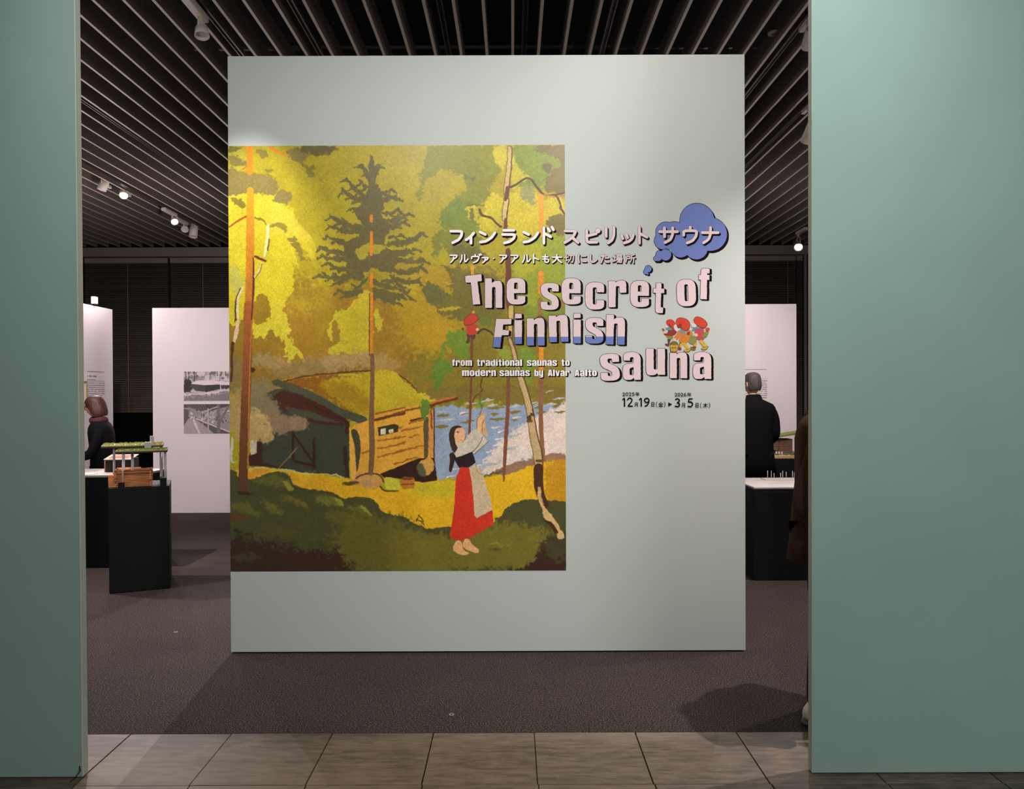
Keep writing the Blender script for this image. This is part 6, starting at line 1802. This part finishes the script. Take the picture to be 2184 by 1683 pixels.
def person(label, loc, yaw, H, coat_m, leg_m, hair_kind, hair_m, arms, lean=0.0, shoes=('black', 'black'), headyaw=0, headpitch=0, coat_len=.72, slim=1.0, extras=None):
    """standing figure, local -Y is forward. arms = per side [(shoulder out), elbow, wrist] in local coords"""
    root = empty('person', loc, yaw, label, 'person')
    k = H / 1.72
    def S(p): return tuple(v * k for v in p)
    def ln(x, y, z):  # lean forward above the hips
        if z > .95: y -= (z - .95) * lean
        return x, y, z
    def JJ(x, y, z, rx, ry): return (*S(ln(x, y, z)), rx * k * slim, ry * k * slim)
    # trousers / legs, one continuous surface
    J = [JJ(0, 0, .96, .135, .105), JJ(.085, 0, .88, .088, .092), JJ(.095, -.01, .66, .078, .082), JJ(.10, -.012, .48, .066, .068), JJ(.102, .005, .28, .062, .064), JJ(.105, .012, .07, .058, .066),
         JJ(-.085, 0, .88, .088, .092), JJ(-.095, -.01, .66, .078, .082), JJ(-.10, -.012, .48, .066, .068), JJ(-.102, .005, .28, .062, .064), JJ(-.105, .012, .07, .058, .066)]
    skin('trousers', J, [(0, 1), (1, 2), (2, 3), (3, 4), (4, 5), (0, 6), (6, 7), (7, 8), (8, 9), (9, 10)], leg_m, root)
    # body core: neck, chest and pelvis under the clothes
    J = [JJ(0, 0, 1.0, .11, .085), JJ(0, .005, 1.2, .115, .085), JJ(0, .01, 1.38, .12, .08), JJ(0, .005, 1.47, .055, .055), JJ(0, -.01, 1.56, .05, .052)]
    skin('body', J, chain(J), skinm, root)
    # coat: one lofted surface from hem to collar, sleeves as parts
    hem = 1.42 - coat_len
    secs = [(hem - .004, .170, .130, .0), (hem, .206, .160, .0), (hem + .10, .196, .150, .0), (1.02, .182, .140, .0), (1.12, .176, .132, .0), (1.24, .188, .134, .004), (1.33, .204, .134, .008), (1.385, .212, .122, .010), (1.425, .185, .104, .012), (1.455, .120, .085, .012), (1.475, .078, .076, .010), (1.515, .066, .070, .004), (1.512, .058, .062, .004)]
    bm = bmesh.new(); N = 32; rings = []
    for (z, rx, ry, oy) in secs:
        ring = []
        for q_ in range(N):
            t = 2 * PI * q_ / N
            c_, s_ = math.cos(t), math.sin(t)
            fx = math.copysign(abs(c_) ** .8, c_); fy = math.copysign(abs(s_) ** .9, s_)
            wv = 1 + (.018 * math.sin(5 * t + z * 9) if z < 1.2 else 0)
            ring.append(bm.verts.new(S(ln(rx * slim * fx * wv, oy + ry * slim * fy * wv, z))))
        rings.append(ring)
    for a_, b_ in zip(rings[:-1], rings[1:]):
        for q_ in range(N): bm.faces.new((a_[q_], a_[(q_ + 1) % N], b_[(q_ + 1) % N], b_[q_]))
    bm.faces.new(rings[0][::-1])
    bmesh.ops.recalc_face_normals(bm, faces=bm.faces)
    me = bpy.data.meshes.new('jacket'); bm.to_mesh(me); bm.free(); me.materials.append(coat_m)
    for p_ in me.polygons: p_.use_smooth = True
    obj_from_mesh('jacket', me, root)
    for side, (el, wr) in zip((1, -1), arms):
        J = [JJ(side * .135, .010, 1.37, .062, .066), JJ(side * .178, .010, 1.345, .066, .072), JJ(side * .205, .012, 1.27, .062, .070), JJ((side * .205 + el[0]) / 2, (el[1] + .012) / 2, (1.27 + el[2]) / 2, .058, .064), JJ(*el, .054, .060), JJ((el[0] + wr[0]) / 2, (el[1] + wr[1]) / 2, (el[2] + wr[2]) / 2, .050, .054), JJ(*wr, .046, .048)]
        skin('sleeve', J, chain(J), coat_m, root)
        wv = Vector(S(ln(*wr))); ev = Vector(S(ln(*el)))
        dd = (wv - ev).normalized()
        hand(root, wv + dd * .01, dd, Vector((0, 1, 0)) if abs(dd.z) > .5 else Vector((1, 0, 0)))
    # open collar ring
    hc = Vector(S(ln(0, -.018, 1.635)))
    h, R = head(root, hc, headyaw, headpitch, k)
    if hair_kind == 'bob':
        hair(root, R, hair_m, [(.128, .004, .004, .004, 0.0), (.122, .045, .05, .055, 0.0), (.095, .078, .085, .096, 0.0), (.06, .092, .104, .112, .25), (.02, .098, .100, .118, .75), (-.03, .104, .090, .122, .95), (-.08, .108, .080, .122, 1.05), (-.12, .102, .07, .112, 1.1), (-.135, .090, .06, .10, 1.15)])
    else:
        hair(root, R, hair_m, [(.122, .004, .004, .004, 0.0), (.117, .045, .05, .055, 0.0), (.09, .071, .08, .090, 0.0), (.055, .082, .096, .101, .45), (.015, .084, .09, .104, 1.2), (-.02, .082, .085, .102, 1.5), (-.06, .074, .08, .092, 1.75), (-.08, .066, .07, .080, 1.9)])
    if shoes:
        for sx in (1, -1): shoe(root, S((sx * .10, .05, 0)), sx * .12, shoes[0], shoes[1], k)
    if extras: extras(root, k, R, S, ln)
    return root

blackcoat = mat('black_wool', (17, 16, 19), .9, noise=.2, scale=120, bump=.15, spec=.15)
darkcoat = mat('charcoal_coat', (20, 19, 23), .9, noise=.15, scale=120, bump=.15, spec=.15)
tweed = mat('dark_brown_tweed', (68, 48, 36), .95, noise=.5, scale=260, bump=.4, spec=.1)
trous = mat('black_trousers', (20, 19, 20), .85, noise=.1, scale=60, spec=.15)
hair_b = mat('brown_hair', (74, 44, 34), .45, noise=.5, scale=90, stretch=(1, 1, .05), bump=.4, spec=.5)
hair_g = mat('dark_grey_hair', (78, 72, 70), .55, noise=.55, scale=110, stretch=(1, 1, .1), bump=.4, spec=.4)
shoe_w = mat('white_shoe_leather', (222, 214, 196), .5, noise=.08, scale=40)
shoe_d = mat('slate_shoe_trim', (70, 82, 88), .6, noise=.08, scale=40)
scarf_m = mat('patterned_scarf', (96, 52, 62), .9, noise=.6, scale=45)

def woman_extra(root, k, R, S, ln):
    J = [(*S(ln(.085 * math.cos(t), .078 * math.sin(t) + .0, 1.475 + .012 * math.sin(2 * t))), .026, .032) for t in [2 * PI * i / 10 for i in range(10)]]
    skin('scarf', J, [(i, (i + 1) % 10) for i in range(10)], scarf_m, root)
    b = MB()
    for sx in (-1, 1):
        c_ = [R @ Vector((sx * .032 + .022 * math.cos(2 * PI * i / 14), -.108, .008 + .018 * math.sin(2 * PI * i / 14))) for i in range(15)]
        b.tube(c_, .0018, 5)
        b.tube([R @ Vector((sx * .054, -.106, .012)), R @ Vector((sx * .082, -.02, .012)), R @ Vector((sx * .084, .02, .0))], .0018, 5)
    b.tube([R @ Vector((-.01, -.108, .012)), R @ Vector((.01, -.108, .012))], .0018, 5)
    b.build('glasses', M['cable'], root)['kind'] = 'stuff'
person('woman with a brown bob and glasses in a dark coat, reading at the left', (-4.05, 7.45, 0), math.radians(-72), 1.47, darkcoat, trous, 'bob', hair_b,
       [((.22, -.10, 1.08), (.10, -.30, 1.05)), ((-.22, -.10, 1.08), (-.10, -.30, 1.05))], lean=.12, shoes=(trous, M['black_box']), headyaw=0, headpitch=.22, coat_len=.85, slim=1.0, extras=woman_extra)

def man_extra(root, k, R, S, ln):
    J = [(*S(ln(.062 * math.cos(t), .07 * math.sin(t) + .0, 1.50 + .006 * math.sin(t))), .014, .024) for t in [2 * PI * i / 10 for i in range(10)]]
    skin('collar', J, [(i, (i + 1) % 10) for i in range(10)], blackcoat, root)
person('man with grey hair in a black jacket, seen from behind at the right', (2.43, 7.55, 0), math.radians(188), 1.68, blackcoat, trous, 'short', hair_g,
       [((.232, .0, 1.10), (.17, -.20, .96)), ((-.232, .0, 1.10), (-.17, -.20, .96))], lean=.02, shoes=(trous, M['black_box']), headyaw=.25, headpitch=.12, coat_len=.70, slim=1.06, extras=man_extra)

def brown_extra(root, k, R, S, ln):
    for i in range(4):
        b = MB(); c_ = Vector(S((-.255, -.055 - .012 * i, .90 - .022 * i)))
        b.cyl(c_, c_ + Vector((-.006, 0, 0)), .007, seg=10); b.build('button', M['lamp_white'], root)
person('person in a dark brown tweed jacket, mostly hidden behind the right green wall', (1.435, 3.46, 0), math.radians(62), 1.68, tweed, trous, 'short', hair_g,
       [((.225, .07, 1.04), (.20, -.10, .86)), ((-.228, .075, 1.04), (-.205, -.10, .86))], lean=.05, shoes=(shoe_w, shoe_d), headpitch=.2, coat_len=.66, slim=1.02, extras=brown_extra)

# ------------------------------------------------------------------ small things on the floor
cb = empty('floor_cable', (-1.70, 2.95, 0), label='thin black cable poking out at the foot of the left green wall', cat='cable')
def wl(v): return v - Vector((-1.70, 2.95, 0))
q = [at(170, 1634, 2.94), at(171, 1645, 2.93), at(160, 1660, 2.91), at(150, 1668, 2.90)]
pts = [wl(v) for v in q]
for v in pts: v.z = max(v.z, .004)
b = MB(); b.tube(pts, .0022, 6); b.build('cord', M['cable'], cb)
for (px, py, lab) in [(963, 1526, 'small pale ring mark on the carpet in front of the title wall'), (375, 1347, 'small pale ring mark on the carpet left of the title wall')]:
    off = py - 839
    Yf = 1600 * 1.51 / off
    v = at(px, py, Yf)
    e = empty('floor_ring', (v.x, v.y, 0), label=lab, cat='floor marker')
    bm = bmesh.new()
    N = 20
    for k in range(N):
        a0, a1 = 2 * PI * k / N, 2 * PI * (k + 1) / N
        vs = [bm.verts.new((r_ * math.cos(a), r_ * math.sin(a), .002)) for r_, a in [(.008, a0), (.011, a0), (.011, a1), (.008, a1)]]
        bm.faces.new(vs)
    me = bpy.data.meshes.new('ring'); bm.to_mesh(me); bm.free(); me.materials.append(M['grey_top'])
    obj_from_mesh('ring', me, e)
